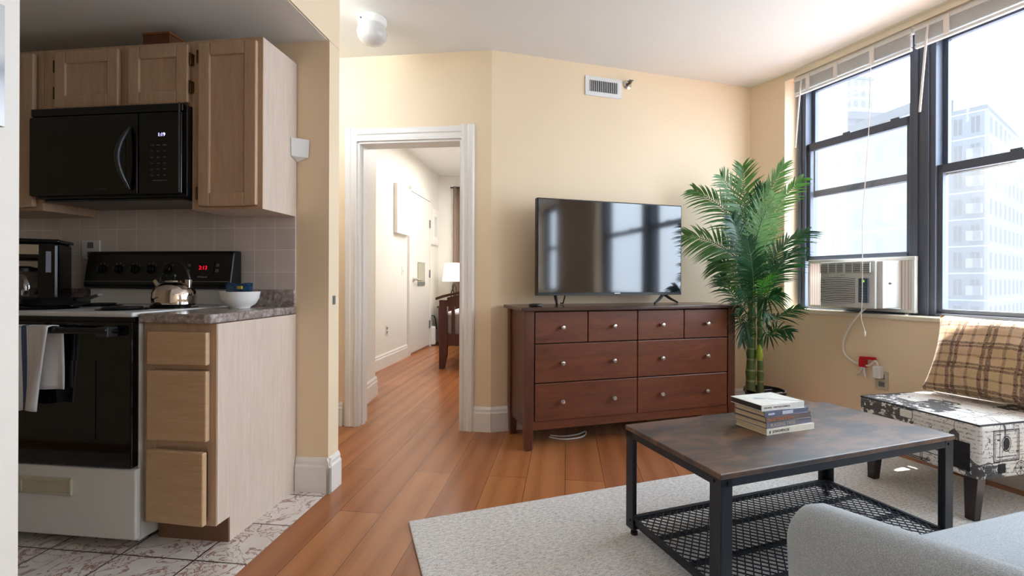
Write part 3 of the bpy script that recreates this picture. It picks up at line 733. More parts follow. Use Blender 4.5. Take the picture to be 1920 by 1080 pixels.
# bowl with two packets
bo = thing('serving_bowl', 'white round bowl holding blue packets on the counter', 'bowl', K(-.175, -.165, .9003), KA)
MB().lathe([(.042, 0), (.045, .006), (.066, .02), (.079, .045), (.084, .075), (.081, .0755), (.075, .046), (.06, .022), (.0, .012)], 36).build('bowl_body', M['china'], bo)
def packet(label, dx, dy, rot, tilt):
    p = thing('snack_packet', label, 'packet', K(-.175 + dx, -.165 + dy, .952), KA + R(rot), 'blue packets in the white bowl')
    def fn(u, v, s):
        pu, pv = math.sin(math.pi * u) ** .5, math.sin(math.pi * v) ** .5
        return ((u - .5) * .122, s * .012 * pu * pv + (v) * tilt, v * .06 + .004 * math.sin(9 * u))
    m = MB().grid(lambda u, v: fn(u, v, -1), 12, 8).grid(lambda u, v: fn(u, v, 1), 12, 8)
    m.build('foil_pack', M['chips'], p)
    MB().box(.012, .034, -.0205, -.0125, .036, .049).build('label_print', M['yellow'], p)
    return p
packet('blue foil packet at the front of the white bowl', .012, -.028, -4, -.006)
packet('blue foil packet leaning at the back of the white bowl', -.014, .012, 6, .006)
# coffee maker
cf = thing('coffee_maker', 'black drip coffee maker with steel band and glass carafe', 'coffee maker', K(-1.24, -.165, .9003), KA + R(36))
MB().box(-.105, .105, -.10, .10, 0, .03).build('base', M['black_gloss'], cf, bevel=.012)
MB().box(.03, .105, -.10, .10, .03, .30).build('water_tank', M['black_gloss'], cf, bevel=.012)
MB().box(-.105, .05, -.095, .10, .215, .308).build('brew_head', M['black_gloss'], cf, bevel=.014)
MB().box(-.11, .112, -.104, .104, .300, .318).build('lid', M['black_gloss'], cf, bevel=.008)
MB().box(-.107, .035, -.0985, -.094, .245, .29).build('steel_band', M['nickel'], cf)
MB().box(.062, .080, -.1025, -.099, .16, .26).build('water_gauge', plain('gauge_plastic', (150, 152, 168), .3), cf)
ca = MB().lathe([(.045, .032), (.062, .045), (.068, .09), (.055, .14), (.045, .155), (.05, .165)], 28, (-.04, -.01, 0)).build('carafe', M['carafe'], cf)
MB().lathe([(.052, .165), (.05, .18), (.02, .19)], 24, (-.04, -.01, 0)).tube([(.005, -.03, .17), (.04, -.075, .16), (.045, -.08, .10), (.015, -.06, .06)], .009, 8).build('carafe_handle', M['black'], ca)
outlet('wall_outlet', 'double outlet on the tiled backsplash beside the coffee maker', K(-1.118, -.0085, 1.18), KA, w=.105, h=.10)
# towel over the oven handle
tw = thing('dish_towel', 'white dish towel with a blue stripe over the oven handle', 'towel', K(-.90, -.605, 0), KA)
def tfn(u, v):
    x = .355 * u - .05
    return (x - .037 * v * u * u, -.018 - .012 * math.sin(u * 14 + v * 1.2) * (.25 + .75 * v) - .004 * v, .852 - .315 * v + .006 * math.sin(u * 9))
MB().grid(tfn, 40, 16).build('front_fold', M['towel'], tw, solid=.003)
MB().grid(lambda u, v: (.17 + .155 * u - .0 * v, .016 + .008 * math.sin(u * 8 + v) * v, .848 - .235 * v), 14, 12).build('rear_fold', M['linen'], tw, solid=.003)
MB().grid(lambda u, v: (.355 * u - .05, -.018 * math.cos(v * math.pi), .852 + .004 * math.sin(v * math.pi)), 20, 5).build('top_fold', M['towel'], tw, solid=.003)
# corner motion sensor and cloud print
se = thing('motion_sensor', 'small white corner sensor on the wall by the tall cabinet', 'sensor', K(0, 0, 1.665), KA)
MB().hexa([(.002, -.055, -.042), (.062, -.004, -.042), (.004, -.004, -.062), (.003, -.006, -.062), (.002, -.058, .045), (.066, -.003, .045), (.004, -.003, .055), (.003, -.006, .055)]).build('cover', M['white_plastic'], se, bevel=.003)
pt = thing('wall_print', 'unframed grey cloud print on the near white wall', 'picture', K(.1375, -1.56, 1.345), KA + R(90))
MB().box(-.25, .262, -.012, 0, 0, .25).build('sheet', M['cloudprint'], pt, bevel=.001)
MB().box(-.2502, .2622, -.011, -.001, -.0005, .2505).build('backing', M['mid_grey'], pt)

# ================================================================== LIVING ROOM
lt = thing('ceiling_light', 'white glass ceiling light in the hallway', 'light', (-.848, 2.80, CZ))
MB().lathe([(.084, -.0005), (.086, -.02), (.078, -.04), (.07, -.045)], 32).build('base_ring', M['trim'], lt)
MB().lathe([(.07, -.04), (.082, -.055), (.089, -.08), (.084, -.108), (.065, -.134), (.035, -.148), (.002, -.152)], 32).build('globe', plain('opal_glass', (206, 203, 198), .2, var=.01), lt)
MB().lathe([(.005, -.003), (.005, .003)], 8, (-.045, -.073, -.028), 'y').build('screw', M['dark_grey'], lt)
lp = thing('latch_plate', 'small dark latch plate on the edge of the kitchen pillar', 'latch plate', K(.1652, .05, .93), KA)
MB().box(0, .003, -.012, .012, -.022, .022).box(.002, .005, -.005, .005, -.010, .010).build('plate', M['mid_grey'], lp)
# air vent and sprinkler on the television wall
vt = thing('air_vent', 'white metal air vent high on the television wall', 'vent', T(.84, -.0005, 2.444), TA)
MB().box(-.147, .147, -.008, 0, -.07, .07).box(-.114, .114, -.009, -.007, -.042, .042).build('frame', M['white_plastic'], vt, bevel=.002)
MB().box(-.112, .112, -.0096, -.0088, -.04, .04).build('duct', M['dark_grey'], vt)
m = MB()
for k in range(15): x = -.105 + k * .015; m.hexa([(x - .0035, -.013, -.04), (x, -.013, -.04), (x + .004, -.009, -.04), (x + .0005, -.009, -.04), (x - .0035, -.013, .04), (x, -.013, .04), (x + .004, -.009, .04), (x + .0005, -.009, .04)])
m.build('blade', M['grey_plastic'], vt)
sp = thing('fire_sprinkler', 'small metal sidewall sprinkler beside the air vent', 'sprinkler', T(1.035, -.0005, 2.487), TA)
MB().lathe([(.034, 0), (.034, -.004), (.022, -.012), (.02, -.014)], 24, axis='y').build('escutcheon', M['nickel'], sp)
MB().lathe([(.008, -.01), (.008, -.03), (.003, -.045)], 12, axis='y').tube([(-.012, -.02, 0), (-.012, -.045, 0), (0, -.055, 0), (.012, -.045, 0), (.012, -.02, 0)], .0025, 6).build('nozzle', M['brass'], sp)
MB().box(-.016, .018, -.062, -.03, .010, .013).build('deflector', M['mid_grey'], sp)
# ---- dresser
DW, DD, DH = 1.535, .385, .868
dr = thing('dresser', 'long dark mahogany dresser with eight drawers', 'dresser', (.080, 2.79, 0), R(16.5))
def post(m, x, y, z0=0, w=.058):
    m.taper(x + w / 2, y + w / 2, z0, .20, w * .72, w * .72, w, w); m.box(x, x + w, y, y + w, .20, DH - .022); return m
for x in (0, DW - .058):
    for y in (0, DD - .058): post(MB(), x, y).build('leg', M['dresser_v'], dr, bevel=.003)
MB().box(.012, .03, .05, DD - .05, .13, DH - .022).build('side_panel', M['dresser_v'], dr)
MB().box(DW - .03, DW - .012, .05, DD - .05, .13, DH - .022).build('side_panel', M['dresser_v'], dr)
MB().box(.05, DW - .05, .022, DD - .02, .165, DH - .022).build('carcass', plain('dresser_gap', (26, 12, 9), .7), dr)
MB().prism([(.055, .12), (DW - .055, .12), (DW - .055, .175), (.055, .175)], .010, .03, 'y').build('apron', M['dresser'], dr, bevel=.002)
MB().prism([(-.028, -.022), (DW * .5, -.034), (DW + .028, -.022), (DW + .028, DD + .005), (-.028, DD + .005)], DH - .022, DH, 'z').build('top', M['dresser_top'], dr, bevel=.004)
ix0, ix1 = .062, DW - .062; mid = DW / 2
def drawer(x0, x1, z0, z1, knobs):
    g = .003
    d = MB().box(x0 + g, x1 - g, .002, .03, z0 + g, z1 - g).build('drawer', M['dresser'], dr, bevel=.003)
    for kx in knobs: MB().lathe([(.006, .004), (.006, -.010), (.013, -.014), (.0155, -.021), (.012, -.028), (.003, -.030)], 16, (kx, 0, (z0 + z1) / 2), 'y').build('knob', M['nickel'], d)
q1, q2 = (ix0 + mid) / 2, (ix1 + mid) / 2
zt, z3, z2, z1 = DH - .026, .645, .405, .172
for a, b in ((ix0, q1), (q1, mid), (mid, q2), (q2, ix1)): drawer(a, b, z3, zt, [(a + b) / 2])
for zz0, zz1 in ((z2, z3), (z1, z2)):
    for a, b in ((ix0, mid), (mid, ix1)): drawer(a, b, zz0, zz1, [a + (b - a) * .25, a + (b - a) * .75])
# ---- television
TVA = R(17.0)
bl = at(1006.8, 555.6, 3.02)
TW, TH = 1.105, .640
tv = thing('television', 'black flat screen television on the dresser', 'television', (bl.x, bl.y, DH + .002), TVA)
zb = .062
MB().box(0, TW, 0, .045, zb, zb + TH).build('housing', M['black'], tv, bevel=.004)
MB().box(.008, TW - .008, -.0025, .001, zb + .02, zb + TH - .008).build('screen', plain('tv_screen', (16, 17, 20), .07, var=0, **{'Specular IOR Level': 1.0}), tv)
MB().box(TW * .51, TW * .55, -.0035, 0, zb + .001, zb + .017).build('sticker', M['white_plastic'], tv)
MB().box(.004, TW - .004, -.004, 0, zb, zb + .010).build('chin', M['dark_grey'], tv, bevel=.001)
for x, a, b in ((.135, (-.03, -.085), (.05, .11)), (TW - .135, (-.135, -.07), (.14, .05))):
    MB().tube([(x, .02, zb + .006), (x + a[0] * .5, a[1] * .4, zb * .55), (x + a[0], a[1], .0055)], [.012, .010, .007], 8).tube([(x, .02, zb + .006), (x + b[0] * .5, .02 + b[1] * .4, zb * .55), (x + b[0], b[1], .0055)], [.012, .010, .007], 8).build('foot', M['black'], tv)
MB().tube([(.22, .06, .10), (.222, .06, .05), (.218, .08, .006), (.22, .13, .006)], .004, 6).build('cord', M['black'], tv)
# remote-like puck and television cable
rm = thing('streaming_puck', 'small black oval device on the dresser beside the television', 'device', at(1004, 573, 2.93) * 1, R(10))
rm.location.z = DH + .0005
MB().lathe([(.030, 0), (.038, .004), (.037, .012), (.028, .016), (.002, .017)], 20, sx=1.15, sy=.7).build('shell', M['black'], rm)
MB().tube([(.22, .06, .10), (.222, .06, .05), (.218, .08, .006), (.22, .13, .006)], .004, 6).build('cord', M['black'], tv)
wc = thing('loose_cord', 'white cord loop lying on the floor under the dresser', 'cord', (.37, 3.05, .0045), R(16))
MB().tube(spline([(-.12, .03, 0), (-.05, -.03, 0), (.05, -.035, 0), (.12, .0, 0), (.16, .07, 0), (.08, .03, 0), (-.02, .02, 0), (-.1, .06, 0)]), .004, 6).build('cable', M['cord'], wc)

# ---- palm
PX, PY = 1.83, 3.36
pm = thing('potted_palm', 'tall green artificial palm in a black pot by the window', 'plant', (PX, PY, 0))
base = Vector((PX, PY, 0))
MB().lathe([(.098, 0), (.105, .01), (.130, .225), (.139, .23), (.139, .25), (.128, .25), (.124, .23), (.0, .225)], 32).build('pot', M['black'], pm)
MB().lathe([(.124, .222), (.124, .232), (.0, .236)], 24).build('soil', M['soil'], pm)
def loc_(v): return v - base
def m_trunk():
    t = NT('palm_trunk'); v = t.coord(); z = t.n('ShaderNodeSeparateXYZ', {'Vector': v}).outputs['Z']
    ring = t.math('LESS_THAN', t.math('FRACT', t.math('MULTIPLY', z, 13)), .16)
    g = t.ramp(z, [(.22, lin((132, 116, 84))), (.36, lin((104, 122, 62))), (.6, lin((88, 128, 60)))])
    return t.pbr(t.mix(t.math('MULTIPLY', ring, .7), t.mix(t.noise(v, 40), g, lin((70, 92, 46))), lin((172, 164, 120))), .45)
trunk_m = m_trunk()
def trunk(x, x2, ytop, r0, r1, Y):
    a, b = at(x, 735, Y), at(x2, ytop, Y); a.z = .235
    n = 24; pts = [loc_(a.lerp(b, k / n)) for k in range(n + 1)]
    rs = [(r0 + (r1 - r0) * k / n) * (1.16 if k % 4 == 0 else 1) for k in range(n + 1)]
    MB().tube(pts, rs, 14).build('trunk', trunk_m, pm)
trunk(1407, 1411, 520, .034, .020, 3.36)
trunk(1426, 1424, 540, .022, .014, 3.33)
MB().lathe([(.018, 0), (.026, .03), (.018, .08), (.004, .12)], 10, loc_(at(1424, 675, 3.32)), 'z').build('bud', plain('yellow_bud', (170, 190, 60), .5), pm)
rnd = random.Random(11)
def frond(path, mat, leaf=.22, n=34, side_tilt=0.0, droop=.25, start=.22, ang=52, face=None, width=.0062):
    """path: list of (px, py, depth) the rachis follows"""
    P = [loc_(at(*p)) for p in path]
    S = spline(P, 8); L = len(S) - 1
    m = MB()
    fn = (face or Vector((rnd.uniform(-.35, .35), -1, rnd.uniform(-.1, .5)))).normalized()
    def pt(t):
        x = t * L; i = min(int(x), L - 1); return S[i].lerp(S[i + 1], x - i)
    rc = MB().tube(S, [.006 - .0045 * k / L for k in range(L + 1)], 6)
    for k in range(n):
        t = start + (1 - start) * (k + .5) / n
        p = pt(t); tg = (pt(min(1, t + .02)) - pt(max(0, t - .02))).normalized()
        sd = tg.cross(fn)
        if sd.length < .05: continue
        sd.normalize(); nf = sd.cross(tg).normalized()
        prof = (math.sin(math.pi * min(1, (t - start) / (1 - start) * .86 + .14)) ** .65)
        le = leaf * (.32 + .68 * prof) * rnd.uniform(.9, 1.08)
        aa = R(ang - 26 * ((t - start) / (1 - start)) ** 1.5 + rnd.uniform(-5, 5))
        for s in (-1, 1):
            dr_ = (tg * math.cos(aa) + sd * s * math.sin(aa) + nf * rnd.uniform(-.12, .3)).normalized()
            w_ = dr_.cross(nf).normalized() * width
            c = [p]
            for q in range(1, 5):
                u = q / 4; c.append(p + dr_ * le * u + Vector((0, 0, -1)) * droop * le * u * u + nf * .03 * le * u)
            ws = [.45, 1, .95, .62, .04]
            vs = []
            for q in range(5): vs += [c[q] - w_ * ws[q], c[q] + w_ * ws[q]]
            m.add(vs, [(2 * q, 2 * q + 1, 2 * q + 3, 2 * q + 2) for q in range(4)], False)
    f = m.build('frond', mat, pm)
    rc.build('rachis', M['rachis'], f)
Lf, Ld, Ll, Lb = M['leaf'], M['leaf_dark'], M['leaf_light'], M['leaf_bright']
B0 = (1409, 600, 3.36); B1 = (1422, 600, 3.33)
frond([B0, (1398, 470, 3.38), (1362, 398, 3.40), (1302, 356, 3.46)], Lf, .24, 40, droop=.35)
frond([B0, (1400, 450, 3.40), (1395, 370, 3.42), (1392, 312, 3.36)], Lf, .20, 38, droop=.1, ang=60)
frond([B0, (1404, 470, 3.38), (1390, 390, 3.36), (1352, 330, 3.30)], Lf, .22, 38, droop=.2, ang=60)
frond([B0, (1412, 470, 3.30), (1432, 385, 3.26), (1470, 308, 3.20)], Lf, .18, 40, droop=.15)
frond([B1, (1430, 480, 3.34), (1452, 395, 3.28), (1502, 336, 3.10)], Lf, .17, 38, droop=.2)
frond([B0, (1413, 490, 3.22), (1425, 425, 3.14), (1452, 366, 3.08)], Ll, .17, 34, droop=.35, ang=58, face=Vector((-.2, -1, .35)), width=.0048)
frond([B0, (1390, 500, 3.36), (1345, 458, 3.40), (1284, 440, 3.46)], Lf, .22, 40, droop=.3, ang=58)
frond([B0, (1393, 540, 3.26), (1366, 503, 3.36), (1338, 492, 3.38)], Lf, .17, 32, droop=.5)
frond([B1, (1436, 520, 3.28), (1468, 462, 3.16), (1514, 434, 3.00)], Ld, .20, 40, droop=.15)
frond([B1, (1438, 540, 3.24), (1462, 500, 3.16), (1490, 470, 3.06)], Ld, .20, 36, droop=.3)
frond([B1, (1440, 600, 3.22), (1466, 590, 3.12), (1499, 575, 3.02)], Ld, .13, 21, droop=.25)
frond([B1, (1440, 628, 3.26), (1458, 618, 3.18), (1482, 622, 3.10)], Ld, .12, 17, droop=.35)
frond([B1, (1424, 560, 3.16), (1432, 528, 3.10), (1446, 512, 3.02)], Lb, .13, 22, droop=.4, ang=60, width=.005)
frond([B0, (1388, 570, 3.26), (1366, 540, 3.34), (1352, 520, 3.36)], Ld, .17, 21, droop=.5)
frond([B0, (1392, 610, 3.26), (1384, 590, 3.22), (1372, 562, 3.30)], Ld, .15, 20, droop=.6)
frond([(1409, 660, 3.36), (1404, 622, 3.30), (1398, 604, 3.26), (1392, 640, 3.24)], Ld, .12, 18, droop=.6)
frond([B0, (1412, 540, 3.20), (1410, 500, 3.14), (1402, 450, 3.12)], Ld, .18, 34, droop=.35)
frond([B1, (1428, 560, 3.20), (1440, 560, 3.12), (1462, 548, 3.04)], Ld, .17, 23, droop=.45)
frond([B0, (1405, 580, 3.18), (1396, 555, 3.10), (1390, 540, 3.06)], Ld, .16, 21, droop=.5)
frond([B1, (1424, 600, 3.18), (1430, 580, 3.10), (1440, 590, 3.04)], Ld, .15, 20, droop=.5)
frond([B0, (1402, 520, 3.26), (1386, 450, 3.22), (1372, 408, 3.18)], Ld, .22, 34, droop=.4)
frond([B0, (1410, 500, 3.36), (1416, 420, 3.38), (1428, 350, 3.34)], Ld, .19, 34, droop=.15)

# ---- rug
rg2 = MB().box(0, 2.79, -2.3, 0, .0006, .012).build('area_rug', M['rug'], None, bevel=.004, loc=(-.434, 1.964, 0), rot=(0, 0, R(19.5)))
tag(rg2, 'large pale woven rug under the coffee table', 'rug')
# ---- coffee table
TX, TY, TZ = 1.125, .515, .447
tb = thing('coffee_table', 'rustic wood coffee table with dark metal frame and mesh shelf', 'table', (.631, 1.400, .0122), BA)
z0 = -.0122
MB().box(0, TX, 0, TY, TZ + z0 - .018, TZ + z0).build('tabletop', M['rustic'], tb, bevel=.003)
m = MB().box(.004, TX - .004, .004, .022, TZ + z0 - .045, TZ + z0 - .018).box(.004, TX - .004, TY - .022, TY - .004, TZ + z0 - .045, TZ + z0 - .018).box(.004, .022, .004, TY - .004, TZ + z0 - .045, TZ + z0 - .018).box(TX - .022, TX - .004, .004, TY - .004, TZ + z0 - .045, TZ + z0 - .018)
m.build('apron_frame', M['steel_dark'], tb, bevel=.002)
lw, th = .046, .006
for sx in (0, 1):
    for sy in (0, 1):
        x0 = .004 if not sx else TX - .004 - lw; y0 = .004 if not sy else TY - .004 - lw
        m = MB().box(x0, x0 + lw, (y0 if not sy else y0 + lw - th), (y0 + th if not sy else y0 + lw), .028, TZ + z0 - .018)
        m.box((x0 if not sx else x0 + lw - th), (x0 + th if not sx else x0 + lw), y0, y0 + lw, .028, TZ + z0 - .018)
        lg = m.build('leg', M['steel_dark'], tb, bevel=.001)
        cx = x0 + lw / 2; cy = y0 + lw / 2
        MB().lathe([(.014, 0), (.014, .012), (.006, .014), (.006, .04)], 12, (cx, cy, 0)).box(cx - .02, cx + .02, cy - .02, cy + .02, .028, .033).build('leveling_foot', M['black'], lg)
        b = MB()
        yb = y0 - .002 if not sy else y0 + lw + .002; xb = x0 - .002 if not sx else x0 + lw + .002
        for zz in (TZ + z0 - .032, .062):
            b.lathe([(.005, -.002), (.005, .002)], 10, (cx + (.006 if not sx else -.006), yb, zz), 'y'); b.lathe([(.005, -.002), (.005, .002)], 10, (xb, cy + (.006 if not sy else -.006), zz), 'x')
        b.build('bolt', M['black'], lg)
ZS = .062
m = MB().box(.012, TX - .012, .012, .028, ZS - .014, ZS + .006).box(.012, TX - .012, TY - .028, TY - .012, ZS - .014, ZS + .006).box(.012, .028, .012, TY - .012, ZS - .014, ZS + .006).box(TX - .028, TX - .012, .012, TY - .012, ZS - .014, ZS + .006)
m.box(.02, TX - .02, TY * .34 - .008, TY * .34 + .008, ZS - .014, ZS - .002).box(.02, TX - .02, TY * .67 - .008, TY * .67 + .008, ZS - .014, ZS - .002)
m.build('shelf_frame', M['steel_dark'], tb, bevel=.001)
m = MB(); px, py = .034, .0175
nx, ny = int((TX - .05) / px), int((TY - .05) / py)
def bar(a, b, w=.0021, h=.0016):
    a = Vector(a); b = Vector(b); d = (b - a).normalized(); n_ = Vector((-d.y, d.x, 0)) * w
    m.hexa([a - n_ - Vector((0, 0, h)), b - n_ - Vector((0, 0, h)), b + n_ - Vector((0, 0, h)), a + n_ - Vector((0, 0, h)), a - n_ + Vector((0, 0, h)), b - n_ + Vector((0, 0, h)), b + n_ + Vector((0, 0, h)), a + n_ + Vector((0, 0, h))])
xa, xb_, ya, yb_ = .02, TX - .02, .02, TY - .02
slope = py / (px / 2) 
step = px
k = -int((TY) / slope / step) - 1
while True:
    xs = xa + k * step
    if xs > xb_: break
    for sgn in (1, -1):
        p = []
        for yy in (ya, yb_):
            p.append((xs + ((yy - ya) / slope if sgn > 0 else (yb_ - yy) / slope), yy))
        (ax, ay), (bx_, by) = p
        if ax > bx_: ax, ay, bx_, by = bx_, by, ax, ay
        if bx_ <= xa or ax >= xb_: continue
        def yat(x): return ay + (by - ay) * (x - ax) / (bx_ - ax)
        a2, b2_ = max(ax, xa), min(bx_, xb_)
        bar((a2, yat(a2), ZS + .001), (b2_, yat(b2_), ZS + .001))
    k += 1
m.build('mesh_shelf', M['steel_dark'], tb)

# ---- books: a stack of five
BO = Vector((.965, 1.755, TZ + .0003))
bang = math.atan2(1.846 - 1.755, 1.208 - .965)
covers = [('cream', (226, 220, 204)), ('slate', (108, 104, 118)), ('taupe', (104, 90, 84)), ('dusk', (96, 100, 122)), ('ivory', (232, 230, 222))]
spec = [  # length, depth, thick, dx, dy, rot, label, title, title colour, size, offset
    (.252, .149, .0225, 0, 0, 0, 'cream hardback at the bottom of the book stack', 'JONGMEN DE', (60, 56, 54), .014, .03),
    (.246, .152, .0215, .003, .004, 1.5, 'grey hardback with tall pale spine letters, second from the bottom', 'BUILDING TREES', (190, 180, 160), .018, .02),
    (.236, .152, .0215, .002, .006, 0, 'brown hardback with orange spine title in the middle of the stack', 'Sosser Franz & Sons', (206, 120, 70), .016, .01),
    (.226, .144, .0185, .000, .010, -1, 'blue grey hardback with a pale spine block, second from the top', '', (200, 200, 214), .012, .02),
    (.216, .156, .0235, -.006, .018, -2, 'thick white covered book on top of the book stack', 'THE ROSE   WRITTEN EVENINGS', (120, 112, 100), .009, .01)]
zc = 0
for (ln, dp, tk, dx, dy, ro, lab, ttl, tcol, tsz, toff), (cn, cc) in zip(spec, covers):
    lx = Vector((math.cos(bang), math.sin(bang), 0)); ly = Vector((-math.sin(bang), math.cos(bang), 0))
    b = thing('book', lab, 'book', BO + lx * dx + ly * dy + Vector((0, 0, zc)), bang + R(ro), 'books stacked on the coffee table')
    cm = plain('cover_' + cn, cc, .4, var=.08, scale=24)
    cv = MB().box(0, ln, 0, dp, 0, .0022).box(0, ln, 0, dp, tk - .0022, tk).box(0, ln, 0, .003, 0, tk).build('cover', cm, b, bevel=.001)
    MB().box(.003, ln - .003, .003, dp - .004, .0022, tk - .0022).build('page_block', plain('dark_pages', (66, 58, 52), .8) if ro == -2 else M['paper'], b)
    if ttl: text(ttl, tsz, plain('title_' + cn, tcol, .5), cv, (toff, -.0004, tk / 2), (R(90), 0, 0), 'title')
    else:
        MB().box(.09, .145, -.0006, .0, .003, tk - .003).box(.018, .05, -.0006, 0, .005, tk - .006).build('spine_block', plain('pale_block', (196, 198, 214), .5), cv)
    if ro == -2:
        MB().prism([(.05, .09), (.09, .075), (.13, .082), (.10, .098), (.07, .10)], tk, tk + .0003, 'z').build('cover_smudge', plain('teal_smudge', (170, 184, 184), .5), cv)
    if cn == 'cream':
        MB().prism([(.012, .008), (.016, .004), (.020, .011), (.016, .018)], -.0006, 0, 'y').build('spine_mark', plain('dark_mark', (50, 50, 50), .5), cv)
    zc += tk + .0005

# ---- upholstered bench chair by the window
P1, P2 = Vector((1.954, 1.936, 0)), Vector((1.831, 2.451, 0))
dv = (P2 - P1); ca_ = math.atan2(dv.y, dv.x) 
ch = thing('slipper_chair', 'low armless chair in black and white postal print fabric', 'chair', P2, math.atan2(-dv.y, -dv.x))
CW, CDp = dv.length, .60
def rbox(x0, x1, y0, y1, z0, z1, crown=.0, n=14):
    """upholstered block with crowned top"""
    m = MB()
    m.grid(lambda u, v: (x0 + (x1 - x0) * u, y0 + (y1 - y0) * v, z1 + crown * (math.sin(math.pi * u) * math.sin(math.pi * v)) ** .5), n, n)
    m.box(x0, x1, y0, y1, z0, z1); return m
MB().box(0, CW, 0, CDp, .195, .395).build('seat_base', M['postal'], ch, bevel=.025, seg=4)
MB().prism([(0, 0), (CW, 0), (CW, CDp), (0, CDp)], .36, .432).build('seat', M['postal'], ch, bevel=.022, seg=4)
MB().tube([(.008, .008, .427), (CW - .008, .008, .427), (CW - .008, CDp - .008, .427), (.008, CDp - .008, .427)], .005, 6, True).build('piping', plain('dark_piping', (60, 58, 60), .7), ch)
for x, y, dx, dy in ((.05, .05, 0, -.012), (CW - .05, .05, 0, -.012), (.05, CDp - .05, 0, .03), (CW - .05, CDp - .05, 0, .03)):
    MB().taper(x, y, .0125, .20, .036, .036, .052, .052, dx, dy).build('leg', M['legwood'], ch, bevel=.003)
ink = plain('printed_ink', (58, 56, 60), .85, var=.25, scale=70); inkd = plain('printed_dark', (40, 39, 43), .85, var=.3, scale=50)
sb = [o for o in ch.children if o.name.startswith('seat_base')][0]
def ring2(m, cu, cv, r0, r1, put, n=28, sx=1.0):
    vs = []
    for k in range(n):
        a = 2 * math.pi * k / n
        vs += [put(cu + r0 * sx * math.cos(a), cv + r0 * math.sin(a)), put(cu + r1 * sx * math.cos(a), cv + r1 * math.sin(a))]
    m.add(vs, [(2 * k, 2 * k + 1, (2 * k + 3) % (2 * n), (2 * k + 2) % (2 * n)) for k in range(n)])
def rect2(m, u0, u1, v0, v1, put): m.add([put(u0, v0), put(u1, v0), put(u1, v1), put(u0, v1)], [(0, 1, 2, 3)])
def frame2(m, u0, u1, v0, v1, w, put):
    rect2(m, u0, u1, v0, v0 + w, put); rect2(m, u0, u1, v1 - w, v1, put); rect2(m, u0, u0 + w, v0, v1, put); rect2(m, u1 - w, u1, v0, v1, put)
side = lambda u, v: (CW + .0008, u, v); front = lambda u, v: (u, -.0008, v)
m = MB(); frame2(m, .075, .225, .27, .405, .004, side); frame2(m, .085, .215, .278, .398, .002, side); ring2(m, .15, .345, .030, .034, side, sx=.8)
ring2(m, .15, .345, .0, .026, side, sx=.72); rect2(m, .092, .118, .385, .389, side); rect2(m, .095, .112, .36, .366, side); rect2(m, .095, .205, .29, .293, side); m.build('stamp_motif', ink, sb)
m = MB(); ring2(m, .235, .235, .030, .033, side); ring2(m, .235, .235, .0, .006, side)
for k in range(8):
    a = k * math.pi / 4; d = Vector((math.cos(a), math.sin(a))); nn = Vector((-d.y, d.x)) * .0012
    m.add([side(.235 + d.x * r_ + nn.x * sg, .235 + d.y * r_ + nn.y * sg) for r_, sg in ((.005, 1), (.005, -1), (.031, -1), (.031, 1))], [(0, 1, 2, 3)])
m.build('compass_motif', ink, sb)
m = MB(); rect2(m, .10, .145, .222, .262, side); m.build('block_motif', inkd, sb)
m = MB(); ring2(m, .045, .245, .026, .029, side, sx=1.1); [rect2(m, .03, .06, .232 + .009 * k, .2345 + .009 * k, side) for k in range(4)]; m.build('postmark_motif', ink, sb)
m = MB(); rect2(m, CW - .15, CW - .035, .225, .345, front); m.build('dark_stamp_motif', inkd, sb)
m = MB(); ring2(m, CW - .30, .27, .0, .030, front); ring2(m, CW - .30, .27, .036, .042, front); [rect2(m, CW - .29 + .0, CW - .20, .205 + .008 * k, .209 + .008 * k, front) for k in range(2)]; m.build('medallion_motif', inkd, sb)
m = MB(); frame2(m, CW - .46, CW - .36, .225, .35, .004, front); rect2(m, CW - .45, CW - .37, .24, .243, front); ring2(m, CW - .41, .30, .018, .022, front); m.build('letter_motif', ink, sb)
# ---- plaid pillow leaning on the sill
pw = thing('throw_pillow', 'plaid brown and cream pillow leaning below the window sill', 'pillow', W(1.34, -.245, .452), WA)
def pil(w, h, t):
    m = MB()
    def fn(u, v, s):
        a, b = 2 * u - 1, 2 * v - 1
        k = (1 - abs(a) ** 2.6) * (1 - abs(b) ** 2.6)
        pinch = 1 - .07 * (1 - abs(b) ** 2) * abs(a) ** 3; pz = 1 - .05 * (1 - abs(a) ** 2) * abs(b) ** 3
        wob = .004 * math.sin(7 * a + 3 * b) + .004 * math.sin(11 * b)
        return (w / 2 * a * pinch, s * (t / 2 * max(k, 0) ** .55 + .0 + wob * k), h * (b * pz + 1) / 2)
    m.grid(lambda u, v: fn(u, v, -1), 26, 22).grid(lambda u, v: fn(u, v, 1), 26, 22)
    return m
pil(.66, .43, .17).build('cushion', M['plaid'], pw, rot=(R(-23), 0, 0))
